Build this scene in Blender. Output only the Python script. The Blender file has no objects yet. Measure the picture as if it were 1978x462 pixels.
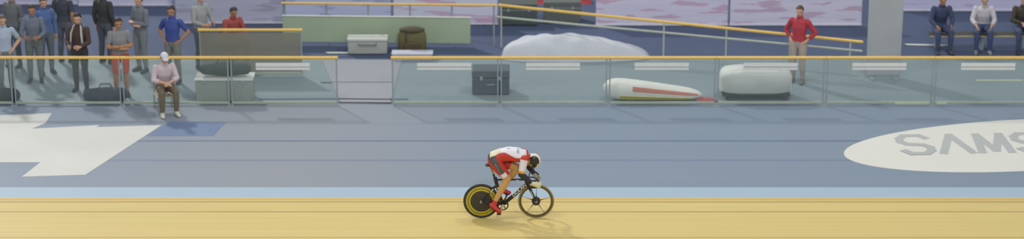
import bpy, math, random
import numpy as np
from mathutils import Vector, Matrix

random.seed(7)
scn = bpy.context.scene
COL = scn.collection
R = math.radians
V = Vector

# ------------------------------------------------------------------ camera geometry (metres; photo taken as 1978 x 462)
W_PX, H_PX, F_PX = 1978, 462, 4680.0
EPS, DIST, BANK = R(20.4), 45.0, R(3.6)
PITCH = EPS - math.atan((421.5 - 231) / F_PX)
FWD = V((0, math.cos(PITCH), -math.sin(PITCH)))
UPV = V((0, math.sin(PITCH), math.cos(PITCH)))
y_edge = 1.3
for _ in range(20):
    z0 = y_edge * math.tan(BANK)
    CAM = V((0, -DIST * math.cos(EPS), z0 + DIST * math.sin(EPS)))
    d = FWD * F_PX + UPV * (231 - 382)
    y_edge = CAM.y + d.y * (-CAM.z / d.z)

def ray(px, py):
    return FWD * F_PX + V((px - 989, 0, 0)) + UPV * (231 - py)
def at(px, py, z=0.0):
    d = ray(px, py); return CAM + d * ((z - CAM.z) / d.z)
def aty(px, py, Y=0.0):
    d = ray(px, py); return CAM + d * ((Y - CAM.y) / d.y)
def track_z(y):
    return max(0.0, (y_edge - y) * math.tan(BANK))

# ------------------------------------------------------------------ materials
def lin(c):
    return tuple(((x / 255) / 12.92 if x / 255 <= 0.04045 else ((x / 255 + 0.055) / 1.055) ** 2.4) for x in c) + (1.0,)

MATS = {}
def mat(name, rgb, rough=0.6, metal=0.0, vary=0.06, scale=8.0, spec=0.5):
    if name in MATS: return MATS[name]
    m = bpy.data.materials.new(name); m.use_nodes = True
    nt = m.node_tree; b = nt.nodes['Principled BSDF']
    b.inputs['Roughness'].default_value = rough
    b.inputs['Metallic'].default_value = metal
    b.inputs['Specular IOR Level'].default_value = spec
    tc = nt.nodes.new('ShaderNodeTexCoord'); nz = nt.nodes.new('ShaderNodeTexNoise')
    nz.inputs['Scale'].default_value = scale; nz.inputs['Detail'].default_value = 3
    nt.links.new(tc.outputs['Object'], nz.inputs['Vector'])
    mx = nt.nodes.new('ShaderNodeMix'); mx.data_type = 'RGBA'
    c = lin(rgb)
    mx.inputs['A'].default_value = tuple(max(0, x * (1 - vary * 2)) for x in c[:3]) + (1,)
    mx.inputs['B'].default_value = tuple(min(1, x * (1 + vary * 2)) for x in c[:3]) + (1,)
    nt.links.new(nz.outputs['Fac'], mx.inputs['Factor'])
    nt.links.new(mx.outputs['Result'], b.inputs['Base Color'])
    MATS[name] = m
    return m

def nmath(nt, op, a, b=None, c=None):
    n = nt.nodes.new('ShaderNodeMath'); n.operation = op
    for i, x in enumerate((a, b, c)):
        if x is None: continue
        if isinstance(x, (int, float)): n.inputs[i].default_value = x
        else: nt.links.new(x, n.inputs[i])
    return n.outputs[0]
def nmix(nt, fac, a, b):
    n = nt.nodes.new('ShaderNodeMix'); n.data_type = 'RGBA'
    for k, x in (('Factor', fac), ('A', a), ('B', b)):
        if isinstance(x, (int, float)): n.inputs[k].default_value = x
        elif isinstance(x, tuple): n.inputs[k].default_value = x
        else: nt.links.new(x, n.inputs[k])
    return n.outputs['Result']
def nxyz(nt):
    tc = nt.nodes.new('ShaderNodeTexCoord'); s = nt.nodes.new('ShaderNodeSeparateXYZ')
    nt.links.new(tc.outputs['Object'], s.inputs[0])
    return tc, s.outputs[0], s.outputs[1], s.outputs[2]
def nnoise(nt, tc, scale, loc=(0, 0, 0), detail=4, rough=0.5):
    mp = nt.nodes.new('ShaderNodeMapping'); mp.inputs['Scale'].default_value = scale; mp.inputs['Location'].default_value = loc
    nt.links.new(tc.outputs['Object'], mp.inputs['Vector'])
    n = nt.nodes.new('ShaderNodeTexNoise'); n.inputs['Scale'].default_value = 1; n.inputs['Detail'].default_value = detail
    n.inputs['Roughness'].default_value = rough
    nt.links.new(mp.outputs[0], n.inputs['Vector'])
    return n.outputs['Fac']

def wood_material():
    m = bpy.data.materials.new('pine_track_boards'); m.use_nodes = True
    nt = m.node_tree; b = nt.nodes['Principled BSDF']
    tc, x, y, z = nxyz(nt)
    row = nmath(nt, 'FLOOR', nmath(nt, 'DIVIDE', y, 0.046))
    wn = nt.nodes.new('ShaderNodeTexWhiteNoise'); wn.noise_dimensions = '2D'
    cb = nt.nodes.new('ShaderNodeCombineXYZ')
    seg = nmath(nt, 'FLOOR', nmath(nt, 'ADD', nmath(nt, 'DIVIDE', x, 4.2), nmath(nt, 'MULTIPLY', row, 0.37)))
    nt.links.new(row, cb.inputs[0]); nt.links.new(seg, cb.inputs[1]); nt.links.new(cb.outputs[0], wn.inputs['Vector'])
    grain = nnoise(nt, tc, (0.5, 9, 9))
    big = nnoise(nt, tc, (0.09, 0.5, 1), (3, 0, 0), 2)
    c = nmix(nt, wn.outputs['Value'], lin((212, 191, 120)), lin((219, 198, 128)))
    c = nmix(nt, nmath(nt, 'MULTIPLY', grain, 0.30), c, lin((200, 174, 104)))
    c = nmix(nt, nmath(nt, 'MULTIPLY', big, 0.35), c, lin((226, 206, 136)))
    e = y_edge
    def stripe(c, px_row, width, col, amt):
        d_ = ray(989, px_row); yy = e - (e - (CAM.y + d_.y * ((-CAM.z + 0) / d_.z)))
        for _ in range(8):
            p = at(989, px_row, track_z(yy)); yy = p.y
        f = nmath(nt, 'COMPARE', y, yy, width / 2)
        return nmix(nt, nmath(nt, 'MULTIPLY', f, amt), c, lin(col))
    c = stripe(c, 385.5, 0.13, (205, 165, 100), 0.7)
    c = stripe(c, 390.3, 0.05, (92, 70, 42), 0.62)
    c = stripe(c, 409.3, 0.055, (128, 84, 58), 0.6)
    c = stripe(c, 459, 0.05, (150, 122, 96), 0.55)
    nt.links.new(c, b.inputs['Base Color'])
    b.inputs['Roughness'].default_value = 0.42
    b.inputs['Specular IOR Level'].default_value = 0.3
    return m

def apron_material():
    m = bpy.data.materials.new('blue_grey_apron_paint'); m.use_nodes = True
    nt = m.node_tree; b = nt.nodes['Principled BSDF']
    tc, x, y, z = nxyz(nt)
    n1 = nnoise(nt, tc, (0.10, 1.2, 1), (1.3, 0, 0), 3)
    n2 = nnoise(nt, tc, (0.25, 14, 1), (0, 0, 0), 3)
    c = nmix(nt, n1, lin((126, 143, 162)), lin((137, 151, 168)))
    # greyer stretch before the fence gap: a floor reflection painted into the colour
    xc, xw = at(560, 290).x, 3.6
    g = nmath(nt, 'DIVIDE', nmath(nt, 'SUBTRACT', x, xc), xw)
    g = nmath(nt, 'POWER', 2.718, nmath(nt, 'MULTIPLY', nmath(nt, 'MULTIPLY', g, g), -1.0))
    g = nmath(nt, 'MULTIPLY', g, nmath(nt, 'ADD', 0.75, nmath(nt, 'MULTIPLY', n2, 0.35)))
    c = nmix(nt, g, c, lin((150, 154, 163)))
    c = nmix(nt, nmath(nt, 'MULTIPLY', n2, 0.25), c, lin((122, 137, 160)))
    for r_, w_, a_ in ((240, 0.05, 0.25), (272.5, 0.09, 0.75), (310, 0.11, 0.35)):
        f = nmath(nt, 'COMPARE', y, at(989, r_).y, w_ / 2)
        c = nmix(nt, nmath(nt, 'MULTIPLY', f, a_), c, lin((96, 112, 142)))
    nt.links.new(c, b.inputs['Base Color'])
    b.inputs['Roughness'].default_value = 0.45
    b.inputs['Specular IOR Level'].default_value = 0.2
    return m

def glass_material(name='hazy_green_glass', haze=0.10, rgb=(176, 190, 190)):
    m = bpy.data.materials.new(name); m.use_nodes = True
    nt = m.node_tree; b = nt.nodes['Principled BSDF']
    tc, x, y, z = nxyz(nt)
    nz = nnoise(nt, tc, (0.35, 0.35, 2.5), (random.random() * 5, 0, 0), 2)
    c = nmix(nt, nz, lin(tuple(v * 0.92 for v in rgb)), lin(tuple(min(255, v * 1.08) for v in rgb)))
    nt.links.new(c, b.inputs['Base Color'])
    b.inputs['Roughness'].default_value = 0.18
    tr = nt.nodes.new('ShaderNodeBsdfTransparent'); tr.inputs[0].default_value = (0.975, 0.985, 0.985, 1)
    mx = nt.nodes.new('ShaderNodeMixShader'); mx.inputs[0].default_value = haze
    nt.links.new(tr.outputs[0], mx.inputs[1]); nt.links.new(b.outputs[0], mx.inputs[2])
    nt.links.new(mx.outputs[0], nt.nodes['Material Output'].inputs[0])
    return m

def board_material(name, seed, base=(196, 198, 226), mark=(196, 120, 150), amt=0.6):
    m = bpy.data.materials.new(name); m.use_nodes = True
    nt = m.node_tree; b = nt.nodes['Principled BSDF']
    tc, x, y, z = nxyz(nt)
    n1 = nnoise(nt, tc, (0.9, 1, 7), (seed * 3.1, 0, seed), 3)
    n2 = nnoise(nt, tc, (0.6, 1, 9), (seed * 1.7, 5, seed * 2), 2)
    r1 = nmath(nt, 'SMOOTHSTEP', n1, 0.52, 0.66) if False else nmath(nt, 'MULTIPLY', nmath(nt, 'GREATER_THAN', n1, 0.57), amt)
    base = tuple(min(240, v * 1.08) for v in base)
    c = nmix(nt, n2, lin(tuple(v * 0.95 for v in base)), lin(tuple(min(250, v * 1.05) for v in base)))
    c = nmix(nt, r1, c, lin(mark))
    nt.links.new(c, b.inputs['Base Color'])
    b.inputs['Roughness'].default_value = 0.5
    return m

# ------------------------------------------------------------------ mesh building
class MB:
    def __init__(self): self.v, self.f, self.m = [], [], []
    def add(self, vs, fs, mi=0):
        b = len(self.v); self.v += [V(p) for p in vs]
        self.f += [tuple(i + b for i in q) for q in fs]; self.m += [mi] * len(fs)
        return self
    def box(self, c, s, mi=0, M=None):
        c = V(c); hx, hy, hz = (q / 2 for q in s)
        vs = [V((sx * hx, sy * hy, sz * hz)) for sz in (-1, 1) for sy in (-1, 1) for sx in (-1, 1)]
        if M is not None: vs = [M @ p for p in vs]
        return self.add([c + p for p in vs], [(0, 2, 3, 1), (4, 5, 7, 6), (0, 1, 5, 4), (2, 6, 7, 3), (0, 4, 6, 2), (1, 3, 7, 5)], mi)
    def loft(self, rings, mi=0, caps=True):
        n = len(rings[0]); vs = [p for r in rings for p in r]; fs = []
        for k in range(len(rings) - 1):
            for i in range(n):
                j = (i + 1) % n
                fs.append((k * n + i, k * n + j, (k + 1) * n + j, (k + 1) * n + i))
        if caps:
            fs.append(tuple(reversed(range(n)))); fs.append(tuple((len(rings) - 1) * n + i for i in range(n)))
        return self.add(vs, fs, mi)
    def tube(self, pts, r, n=12, mi=0, lat=None, r2=None, dome=True):
        """round or oval tube along pts; r across lat, r2 across the other axis"""
        pts = [V(p) for p in pts]; k = len(pts)
        ra = list(r) if isinstance(r, (list, tuple)) else [r] * k
        rb = (list(r2) if isinstance(r2, (list, tuple)) else [r2] * k) if r2 is not None else ra
        tang = []
        for i in range(k):
            t = pts[min(i + 1, k - 1)] - pts[max(i - 1, 0)]
            tang.append(t.normalized())
        lv = V(lat) if lat is not None else (V((0, 1, 0)) if abs(tang[0].y) < 0.9 else V((1, 0, 0)))
        rings = []; C = []
        for i in range(k):
            l = (lv - tang[i] * lv.dot(tang[i]))
            l = l.normalized() if l.length > 1e-5 else tang[i].orthogonal().normalized()
            if lat is None: lv = l
            C.append((pts[i], l, tang[i].cross(l).normalized(), ra[i], rb[i], tang[i]))
        seq = []
        if dome:
            p, l, q, a, b, t = C[0]; e = min(a, b)
            for s, o in ((0.08, 1.0), (0.5, 0.87), (0.87, 0.5)): seq.append((p - t * e * o, l, q, a * s, b * s))
        for p, l, q, a, b, t in C: seq.append((p, l, q, a, b))
        if dome:
            p, l, q, a, b, t = C[-1]; e = min(a, b)
            for s, o in ((0.87, 0.5), (0.5, 0.87), (0.08, 1.0)): seq.append((p + t * e * o, l, q, a * s, b * s))
        for p, l, q, a, b in seq:
            rings.append([p + l * (a * math.cos(2 * math.pi * i / n)) + q * (b * math.sin(2 * math.pi * i / n)) for i in range(n)])
        return self.loft(rings, mi)
    def ellipsoid(self, c, rad, mi=0, M=None, nu=16, nv=10):
        c = V(c); vs = []; fs = []
        for j in range(nv + 1):
            a = math.pi * j / nv; a = min(max(a, 0.02), math.pi - 0.02)
            for i in range(nu):
                t = 2 * math.pi * i / nu
                p = V((rad[0] * math.sin(a) * math.cos(t), rad[1] * math.sin(a) * math.sin(t), -rad[2] * math.cos(a)))
                vs.append(c + (M @ p if M is not None else p))
        for j in range(nv):
            for i in range(nu):
                k = (i + 1) % nu
                fs.append((j * nu + i, j * nu + k, (j + 1) * nu + k, (j + 1) * nu + i))
        fs.append(tuple(reversed(range(nu)))); fs.append(tuple(nv * nu + i for i in range(nu)))
        return self.add(vs, fs, mi)
    def lathe_y(self, c, prof, n=72, mi=0, closed=True):
        """closed profile [(radius, y)] turned about the Y axis"""
        c = V(c); vs = []; fs = []; k = len(prof)
        for i in range(n):
            t = 2 * math.pi * i / n
            for r, h in prof: vs.append(c + V((r * math.cos(t), h, r * math.sin(t))))
        for i in range(n):
            j = (i + 1) % n
            for q in range(k if closed else k - 1):
                w = (q + 1) % k
                fs.append((i * k + q, i * k + w, j * k + w, j * k + q))
        return self.add(vs, fs, mi)
    def prism(self, poly, ext, mi=0):
        n = len(poly); poly = [V(p) for p in poly]; ext = V(ext)
        vs = poly + [p + ext for p in poly]
        fs = [tuple(reversed(range(n))), tuple(range(n, 2 * n))] + [(i, (i + 1) % n, n + (i + 1) % n, n + i) for i in range(n)]
        return self.add(vs, fs, mi)

def finish(me, angle=35):
    me.polygons.foreach_set('use_smooth', [True] * len(me.polygons))
    me.set_sharp_from_angle(angle=R(angle))

def obj(name, mb, mats, parent=None, off=None, angle=35, bevel=0.0, kind=None):
    me = bpy.data.meshes.new(name)
    o_ = V(off) if off is not None else V((0, 0, 0))
    me.from_pydata([tuple(p - o_) for p in mb.v], [], mb.f)
    if not isinstance(mats, (list, tuple)): mats = [mats]
    for m in mats: me.materials.append(m)
    me.polygons.foreach_set('material_index', mb.m)
    import bmesh
    bm = bmesh.new(); bm.from_mesh(me); bmesh.ops.recalc_face_normals(bm, faces=bm.faces); bm.to_mesh(me); bm.free()
    finish(me, angle)
    o = bpy.data.objects.new(name, me); COL.objects.link(o)
    if parent is not None: o.parent = parent
    elif off is not None: o.location = o_
    if bevel:
        b = o.modifiers.new('bevel', 'BEVEL'); b.width = bevel; b.segments = 2; b.limit_method = 'ANGLE'
    if kind: o['kind'] = kind
    return o

def tag(o, label, cat, group=None, kind=None):
    o['label'] = label; o['category'] = cat
    if group: o['group'] = group
    if kind: o['kind'] = kind
    return o
def thing(name, label, cat, loc=(0, 0, 0), rotz=0.0, group=None):
    o = bpy.data.objects.new(name, None); COL.objects.link(o)
    o.location = loc; o.rotation_euler = (0, 0, rotz); o.empty_display_size = 0.1
    return tag(o, label, cat, group)
def dup(root, loc, rotz=0.0, label=None, skip=()):
    def cp(o, par):
        c = o.copy(); COL.objects.link(c); c.parent = par
        for ch in list(o.children):
            if ch.name.split('.')[0] not in skip: cp(ch, c)
        return c
    r = cp(root, None); r.location = loc; r.rotation_euler = (0, 0, rotz)
    if label: r['label'] = label
    return r

def text_mesh(s, size, shear=0.0, bold=0.0, depth=0.0):
    cu = bpy.data.curves.new('lettering', 'FONT'); cu.body = s; cu.size = size; cu.shear = shear; cu.offset = bold
    cu.align_x = 'CENTER'; cu.align_y = 'CENTER'; cu.extrude = depth
    o = bpy.data.objects.new('lettering', cu); COL.objects.link(o)
    dg = bpy.context.evaluated_depsgraph_get(); dg.update()
    me = bpy.data.meshes.new_from_object(o.evaluated_get(dg))
    bpy.data.objects.remove(o)
    return me
def place_text(name, me, m, origin, ex, ey, parent=None, off=V((0, 0, 0)), sx=1.0, sy=1.0):
    en = ex.cross(ey)
    for v in me.vertices:
        v.co = origin + ex * (v.co.x * sx) + ey * (v.co.y * sy) + en * v.co.z - off
    me.materials.clear(); me.materials.append(m)
    o = bpy.data.objects.new(name, me); COL.objects.link(o)
    if parent is not None: o.parent = parent
    return o

# ------------------------------------------------------------------ the setting
XL = 17.0
def sheet(name, y0, y1, z_0, z_1, m, th=0.12):
    mb = MB()
    mb.add([(-XL, y0, z_0), (XL, y0, z_0), (XL, y1, z_1), (-XL, y1, z_1),
            (-XL, y0, z_0 - th), (XL, y0, z_0 - th), (XL, y1, z_1 - th), (-XL, y1, z_1 - th)],
           [(0, 1, 2, 3), (7, 6, 5, 4), (0, 4, 5, 1), (1, 5, 6, 2), (2, 6, 7, 3), (3, 7, 4, 0)])
    return obj(name, mb, m, kind='structure')
Y_BAND = at(989, 362).y
Y_FENCE = at(989, 204).y
sheet('track_floor', -8.0, y_edge, track_z(-8.0), 0.0, wood_material())
sheet('blue_band_floor', y_edge, Y_BAND, 0, 0, mat('light_blue_band_paint', (164, 186, 204), 0.5, vary=0.03, scale=1.2, spec=0.3))
sheet('apron_floor', Y_BAND, Y_FENCE + 0.12, 0, 0, apron_material())
Y_PATH = at(989, 114).y
sheet('service_path_floor', Y_FENCE + 0.12, Y_PATH, 0, 0, mat('grey_green_path_paint', (132, 149, 156), 0.55, vary=0.05, scale=0.6, spec=0.25))
sheet('infield_floor', Y_PATH, 34.0, 0, 0, mat('dark_blue_infield_carpet', (80, 93, 122), 0.7, vary=0.08, scale=0.7, spec=0.25))

# far side of the hall: banked track and wall
mb = MB().prism([(-XL, 34, -0.1), (-XL, 34, 0.0), (-XL, 41, 1.55), (-XL, 41, -0.1)], (2 * XL, 0, 0))
obj('far_track_floor', mb, mat('far_track_wood', (205, 180, 112), 0.5), kind='structure')
obj('wall_far', MB().box((0, 41.3, 3.5), (2 * XL, 0.5, 7.2)), mat('far_wall_grey', (150, 152, 158), 0.8), kind='structure')
worn_white = mat('worn_white_floor_paint', (204, 206, 202), 0.5, vary=0.06, scale=0.7, spec=0.3)
white_paint = mat('white_floor_paint', (220, 221, 214), 0.45, vary=0.02, scale=0.8, spec=0.3)
grey_paint = mat('grey_floor_lettering', (180, 184, 185), 0.45, vary=0.04, scale=0.8, spec=0.3)
blue_patch = mat('deep_blue_floor_patch', (112, 131, 166), 0.4, vary=0.08, scale=0.6, spec=0.3)
def px_poly(pts, z=0.0): return [at(x, y, z) for x, y in pts]
# oval mark with lettering
ov = []
for i in range(96):
    t = 2 * math.pi * i / 96
    x = 1975 + 345 * math.cos(t); ov.append((x, 281 - 0.045 * (x - 1975) - 50 * math.sin(t)))
c0 = at(1975, 281)
oval = obj('floor_oval', MB().prism(px_poly(ov), (0, 0, 0.004)), white_paint, off=(c0.x, c0.y, 0))
tag(oval, 'large white painted oval on the blue-grey apron, with grey lettering across it', 'floor marking')
STROKES = {'S': [(.95, .84), (.76, 1), (.24, 1), (.04, .84), (.04, .66), (.24, .53), (.76, .47), (.96, .34), (.96, .16), (.76, 0), (.24, 0), (.05, .16)],
           'A': [(0, 0), (.5, 1), (1, 0)], 'M': [(0, 0), (.1, 1), (.5, .08), (.9, 1), (1, 0)], 'U': [(0, 1), (0, .22), (.2, 0), (.8, 0), (1, .22), (1, 1)],
           'N': [(0, 0), (0, 1), (1, 0), (1, 1)], 'G': [(.95, .84), (.76, 1), (.24, 1), (.02, .8), (.02, .2), (.24, 0), (.76, 0), (.96, .16), (.96, .46), (.55, .46)]}
lx0, lw, lh, lp, hw_ = at(1738, 277).x, 0.60, 1.14, 0.79, 0.085
ly0, lsl = at(1738, 281).y - 0.55, 0.06
mb = MB()
for i, ch_ in enumerate('SAMSUNG'):
    pts = [V((lx0 + i * lp + x * lw, ly0 + (lx0 + i * lp + x * lw - lx0) * lsl + y * lh, 0.0045)) for x, y in STROKES[ch_]]
    for k_, (q, p2) in enumerate(zip(pts, pts[1:])):
        q = q + V((0, 0, .0007 * k_)); p2 = p2 + V((0, 0, .0007 * k_))
        dd_ = (p2 - q).normalized(); nn_ = V((-dd_.y, dd_.x, 0)) * hw_; dd_ = dd_ * hw_ * .7
        mb.prism([q - dd_ - nn_, p2 + dd_ - nn_, p2 + dd_ + nn_, q - dd_ + nn_], (0, 0, 0.002))
obj('lettering', mb, grey_paint, oval, V((c0.x, c0.y, 0)))
# angular white mark at the left
star = [(-70, 225), (0, 223), (100, 219), (88, 238), (62, 249), (193, 242), (186, 246), (312, 242), (165, 338), (42, 342), (78, 314), (0, 314), (-70, 306)]
c1 = at(120, 290)
sm = obj('floor_star', MB().prism(px_poly(star), (0, 0, 0.004)), worn_white, off=(c1.x, c1.y, 0))
tag(sm, 'angular white painted mark with slanted arms on the apron', 'floor marking')
bm_ = [(313, 243), (328, 235), (436, 237), (412, 263), (283, 263)]  # slanted area of deeper blue laid over the apron
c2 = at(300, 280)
bmk = obj('floor_patch', MB().prism(px_poly(bm_), (0, 0, 0.003)), blue_patch, off=(c2.x, c2.y, 0))
tag(bmk, 'slanted deeper-blue patch beside the angular white floor mark', 'floor marking')

# ------------------------------------------------------------------ fence with yellow rail along the apron
yellow = mat('yellow_rail_paint', (238, 198, 106), 0.35, vary=0.03)
steel = mat('grey_post_steel', (156, 168, 172), 0.45, 0.1)
pale_rail = mat('pale_green_base_rail', (168, 180, 166), 0.5)
glass = glass_material()
sign_white = mat('white_sign_plate', (230, 232, 230), 0.4, vary=0.03)
FH = 0.0
for _ in range(1): pass
FH = (aty(989, 111.5, Y_FENCE)).z
PW = at(1209, 204).x - at(1000, 204).x

def fence_proto():
    t = thing('fence_panel', 'x', 'fence panel', (0, 0, 0), 0, 'glass fence panels along the apron')
    obj('glass_pane', MB().box((PW / 2, 0, 0.09 + (FH - 0.14) / 2), (PW - 0.10, 0.012, FH - 0.16)), glass, t)
    obj('top_rail', MB().tube([(0.003, 0, FH), (PW - 0.003, 0, FH)], 0.034, 14, dome=False), yellow, t)
    obj('bottom_rail', MB().box((PW / 2, 0, 0.065), (PW - 0.08, 0.04, 0.05)), pale_rail, t, bevel=0.006)
    for x in (0.035, PW - 0.035):
        p = obj('post', MB().box((x, 0, FH / 2 - 0.015), (0.03, 0.03, FH - 0.035)), steel, t, bevel=0.006)
        obj('foot_plate', MB().box((x, 0.0, 0.006), (0.06, 0.22, 0.012)), steel, p)
    sgn = obj('sign_plate', MB().box((PW / 2 - 0.02, -0.022, FH - 0.19), (1.15, 0.012, 0.155)), sign_white, t, bevel=0.004)
    obj('sign_band', MB().box((PW / 2 - 0.02, -0.029, FH - 0.198), (1.15, 0.004, 0.022)), mat('grey_sign_band', (176, 184, 182), 0.5), sgn)
    return t
x_right = at(756, 204).x
x_left = at(655, 204).x
fp = fence_proto()
r_lab = ['glass fence panel just right of the gap, in front of the dark equipment case',
         'glass fence panel in front of the white sheeted heap',
         'glass fence panel in front of the white and yellow bag',
         'glass fence panel in front of the white covered trolley',
         'glass fence panel in front of the tall grey screen',
         'glass fence panel in front of the bench of seated people']
l_lab = ['glass fence panel ending at the left side of the gap, grey chest behind it',
         'glass fence panel behind the seated person in white cap',
         'glass fence panel in front of the person in a white towel',
         'leftmost glass fence panel, in front of the pale blue shirt']
fp.location = (x_right, Y_FENCE, 0); fp['label'] = r_lab[0]
panels = [fp]
for i in range(1, 6):
    panels.append(dup(fp, (x_right + PW * i, Y_FENCE, 0), 0, r_lab[i]))
for i in range(4):
    panels.append(dup(fp, (x_left - PW * (i + 1), Y_FENCE, 0), 0, l_lab[i], skip=('sign_plate',) if i else ()))
# pale strips of tape low on the right-hand panels
tape = mat('pale_green_tape', (198, 212, 172), 0.5)
p = panels[4]
xa, xb = at(1728, 203).x - p.location.x, PW - 0.08
obj('tape_strip', MB().box(((xa + xb) / 2, -0.024, 0.062), (xb - xa, 0.006, 0.045)), tape, p)
p = panels[5]
xa, xb = 0.08, at(1828, 203).x - p.location.x
obj('tape_strip', MB().box(((xa + xb) / 2, -0.024, 0.062), (xb - xa, 0.006, 0.045)), tape, p)
xa, xb = at(1852, 155).x - p.location.x, at(1940, 155).x - p.location.x
obj('tape_strip', MB().box(((xa + xb) / 2, -0.012, 0.57), (xb - xa, 0.006, 0.035)), mat('cream_tape', (200, 208, 186), 0.5), p)

# second-row panel further inside, with yellow rail
q0 = at(382, 58, FH); q1 = at(580, 60, FH)
t = dup(fp, (q0.x, q0.y, 0), 0, 'fence panel with yellow rail standing behind the front fence, beige pane', skip=('sign_plate',))
for ch in t.children:
    if ch.name.startswith('glass_pane'):
        ch.data = ch.data.copy(); ch.data.materials[0] = glass_material('hazy_beige_glass', 0.72, (150, 148, 136))
obj('brace', MB().tube([(0.62, 0.05, FH - 0.05), (0.50, 0.45, 0.02)], 0.018, 10), steel, t)

# ------------------------------------------------------------------ railing beyond
grey_rail = mat('grey_green_rail', (180, 188, 176), 0.45)
white_edge = mat('white_edge_strip', (226, 232, 222), 0.4)
green_panel = mat('pale_green_board', (172, 190, 164), 0.5, vary=0.05, scale=1.5)
A = at(545, 6, 1.0); B = at(958, 10, 1.0); Cc = at(1665, 81, 0.85)
t = thing('railing', 'straight yellow-topped railing with pale green board below, behind the gap', 'railing', (A.x, A.y, 0), 0, 'yellow railings inside the track')
o = V((A.x, A.y, 0))
def down(p, z): return V((p.x, p.y, z))
obj('top_rail', MB().tube([A, B], 0.028, 12), yellow, t, o)
G0, G1 = down(A, 0.70), down(A.lerp(B, 0.88), 0.70)
obj('edge_strip', MB().tube([G0, G1], 0.018, 10), white_edge, t, o)
obj('board', MB().prism([down(G0, 0.08), down(G1, 0.08), down(G1, 0.69), down(G0, 0.69)], (0, 0.02, 0)), green_panel, t, o)
for k in range(6):
    p = A.lerp(B, 0.01 + k * 0.98 / 5) + V((0, 0.04, 0))
    obj('post', MB().tube([down(p, 0.0), down(p, 0.98)], 0.02, 10, dome=False), steel, t, o)
t = thing('railing', 'yellow railing running slantwise to the tall grey screen, grey lower bar', 'railing', (B.x, B.y, 0), 0, 'yellow railings inside the track')
o = V((B.x, B.y, 0))
obj('top_rail', MB().tube([B + V((0.08, 0, 0)), Cc], 0.034, 12), yellow, t, o)
obj('lower_rail', MB().tube([down(B, 0.72), down(Cc, 0.64)], 0.026, 12), grey_rail, t, o)
for k in (0.015, 0.47, 0.64, 0.81, 0.97):
    p = B.lerp(Cc, k)
    obj('post', MB().tube([down(p, 0.0), down(p, p.z - 0.02)], 0.02, 10, dome=False), grey_rail, t, o)

# ------------------------------------------------------------------ hoardings
dark_foot = mat('dark_board_foot', (56, 60, 68), 0.6)
def hoarding(px0, px1, row, h, label, seed, base, mark, amt):
    a, b = at(px0, row), at(px1, row); w = b.x - a.x
    t = thing('advertising_board', label, 'advertising board', (a.x, a.y, 0), 0, 'pale advertising boards across the infield')
    obj('panel', MB().box((w / 2, 0, 0.03 + h / 2), (w - 0.02, 0.04, h)), board_material('board_face_%d' % seed, seed, base, mark, amt), t)
    fr = MB(); fr.box((w / 2, -0.01, 0.035), (w, 0.07, 0.03)); fr.box((w / 2, 0, h + 0.045), (w, 0.06, 0.03))
    obj('frame', fr, mat('white_board_frame', (222, 222, 232), 0.4), t)
    for x in (0.3, w - 0.3): obj('foot', MB().box((x, 0.16, 0.02), (0.08, 0.4, 0.04)), dark_foot, t)
hoarding(-40, 150, 9, 1.0, 'leftmost pale advertising board, seen along the top edge', 1, (186, 186, 214), (150, 150, 190), 0.4)
hoarding(152, 332, 12, 1.0, 'pale advertising board behind the person in black jacket', 2, (196, 196, 218), (170, 168, 190), 0.4)
hoarding(340, 548, 46, 1.0, 'pale lavender advertising board behind the seated person in red', 3, (176, 178, 198), (150, 146, 168), 0.5)
hoarding(552, 756, 48, 1.0, 'lavender advertising board behind the left half of the green board', 4, (184, 188, 220), (130, 142, 190), 0.5)
hoarding(760, 962, 48, 1.0, 'lavender advertising board with pink marks behind the olive bag', 5, (200, 202, 230), (206, 150, 186), 0.6)
hoarding(1150, 1406, 50, 1.0, 'lavender advertising board with pink marks above the white sheeted heap', 6, (202, 200, 230), (200, 148, 176), 0.6)
hoarding(1409, 1664, 50, 1.0, 'lavender advertising board with pink marks behind the person in red', 7, (204, 202, 232), (190, 146, 176), 0.6)
hoarding(1738, 2010, 22, 1.0, 'lavender advertising board behind the bench of seated people', 8, (194, 192, 224), (168, 160, 200), 0.5)

# ------------------------------------------------------------------ things inside the fence
# tall grey screen
a = at(1672, 150); b = at(1738, 150); w = b.x - a.x
t = thing('display_screen', 'tall plain grey screen standing between the two lavender boards', 'screen', (a.x, a.y, 0))
obj('panel', MB().box((w / 2, 0, 1.0), (w, 0.05, 1.9)), mat('grey_screen_cloth', (174, 179, 184), 0.7, vary=0.05, scale=2), t, bevel=0.015)
for x in (0.12, w - 0.12): obj('foot', MB().box((x, 0, 0.02), (0.08, 0.5, 0.04)), steel, t)

def heap_mesh(length, depth, height, skew, nx=56, ny=24, seed=0):
    """a sheet thrown over something long and low, folds down to the floor"""
    from mathutils import noise as nz
    mb = MB(); vs = []; fs = []
    for i in range(nx + 1):
        u = i / nx
        s = u ** skew
        prof = max(0.0, math.sin(math.pi * min(1, max(0, s)))) ** 0.55
        for j in range(ny + 1):
            v = -1 + 2 * j / ny
            hz = height * prof * max(0.0, 1 - abs(v) ** 3.0) ** 0.8
            f = nz.noise(V((u * 9 + seed, v * 2.5, seed)))
            hz = max(0.0, hz * (1 + 0.16 * f))
            y = v * depth / 2 * (0.25 + 0.75 * prof)
            vs.append((u * length, y + 0.02 * f, 0.004 + hz))
    for i in range(nx):
        for j in range(ny):
            k = i * (ny + 1) + j
            fs.append((k, k + ny + 1, k + ny + 2, k + 1))
    n = len(vs)
    vs2 = [(x, y, 0.0) for x, y, z in vs]
    mb.add(vs, fs)
    rim = [i * (ny + 1) for i in range(nx + 1)] + [nx * (ny + 1) + j for j in range(1, ny + 1)] + [i * (ny + 1) + ny for i in range(nx - 1, -1, -1)] + [j for j in range(ny - 1, 0, -1)]
    mb.add([vs2[i] for i in rim], [tuple(range(len(rim)))])
    return mb
sheet_white = mat('white_dust_sheet', (198, 203, 214), 0.7, vary=0.05, scale=2)
a = at(968, 114); b = at(1256, 114)
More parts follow.
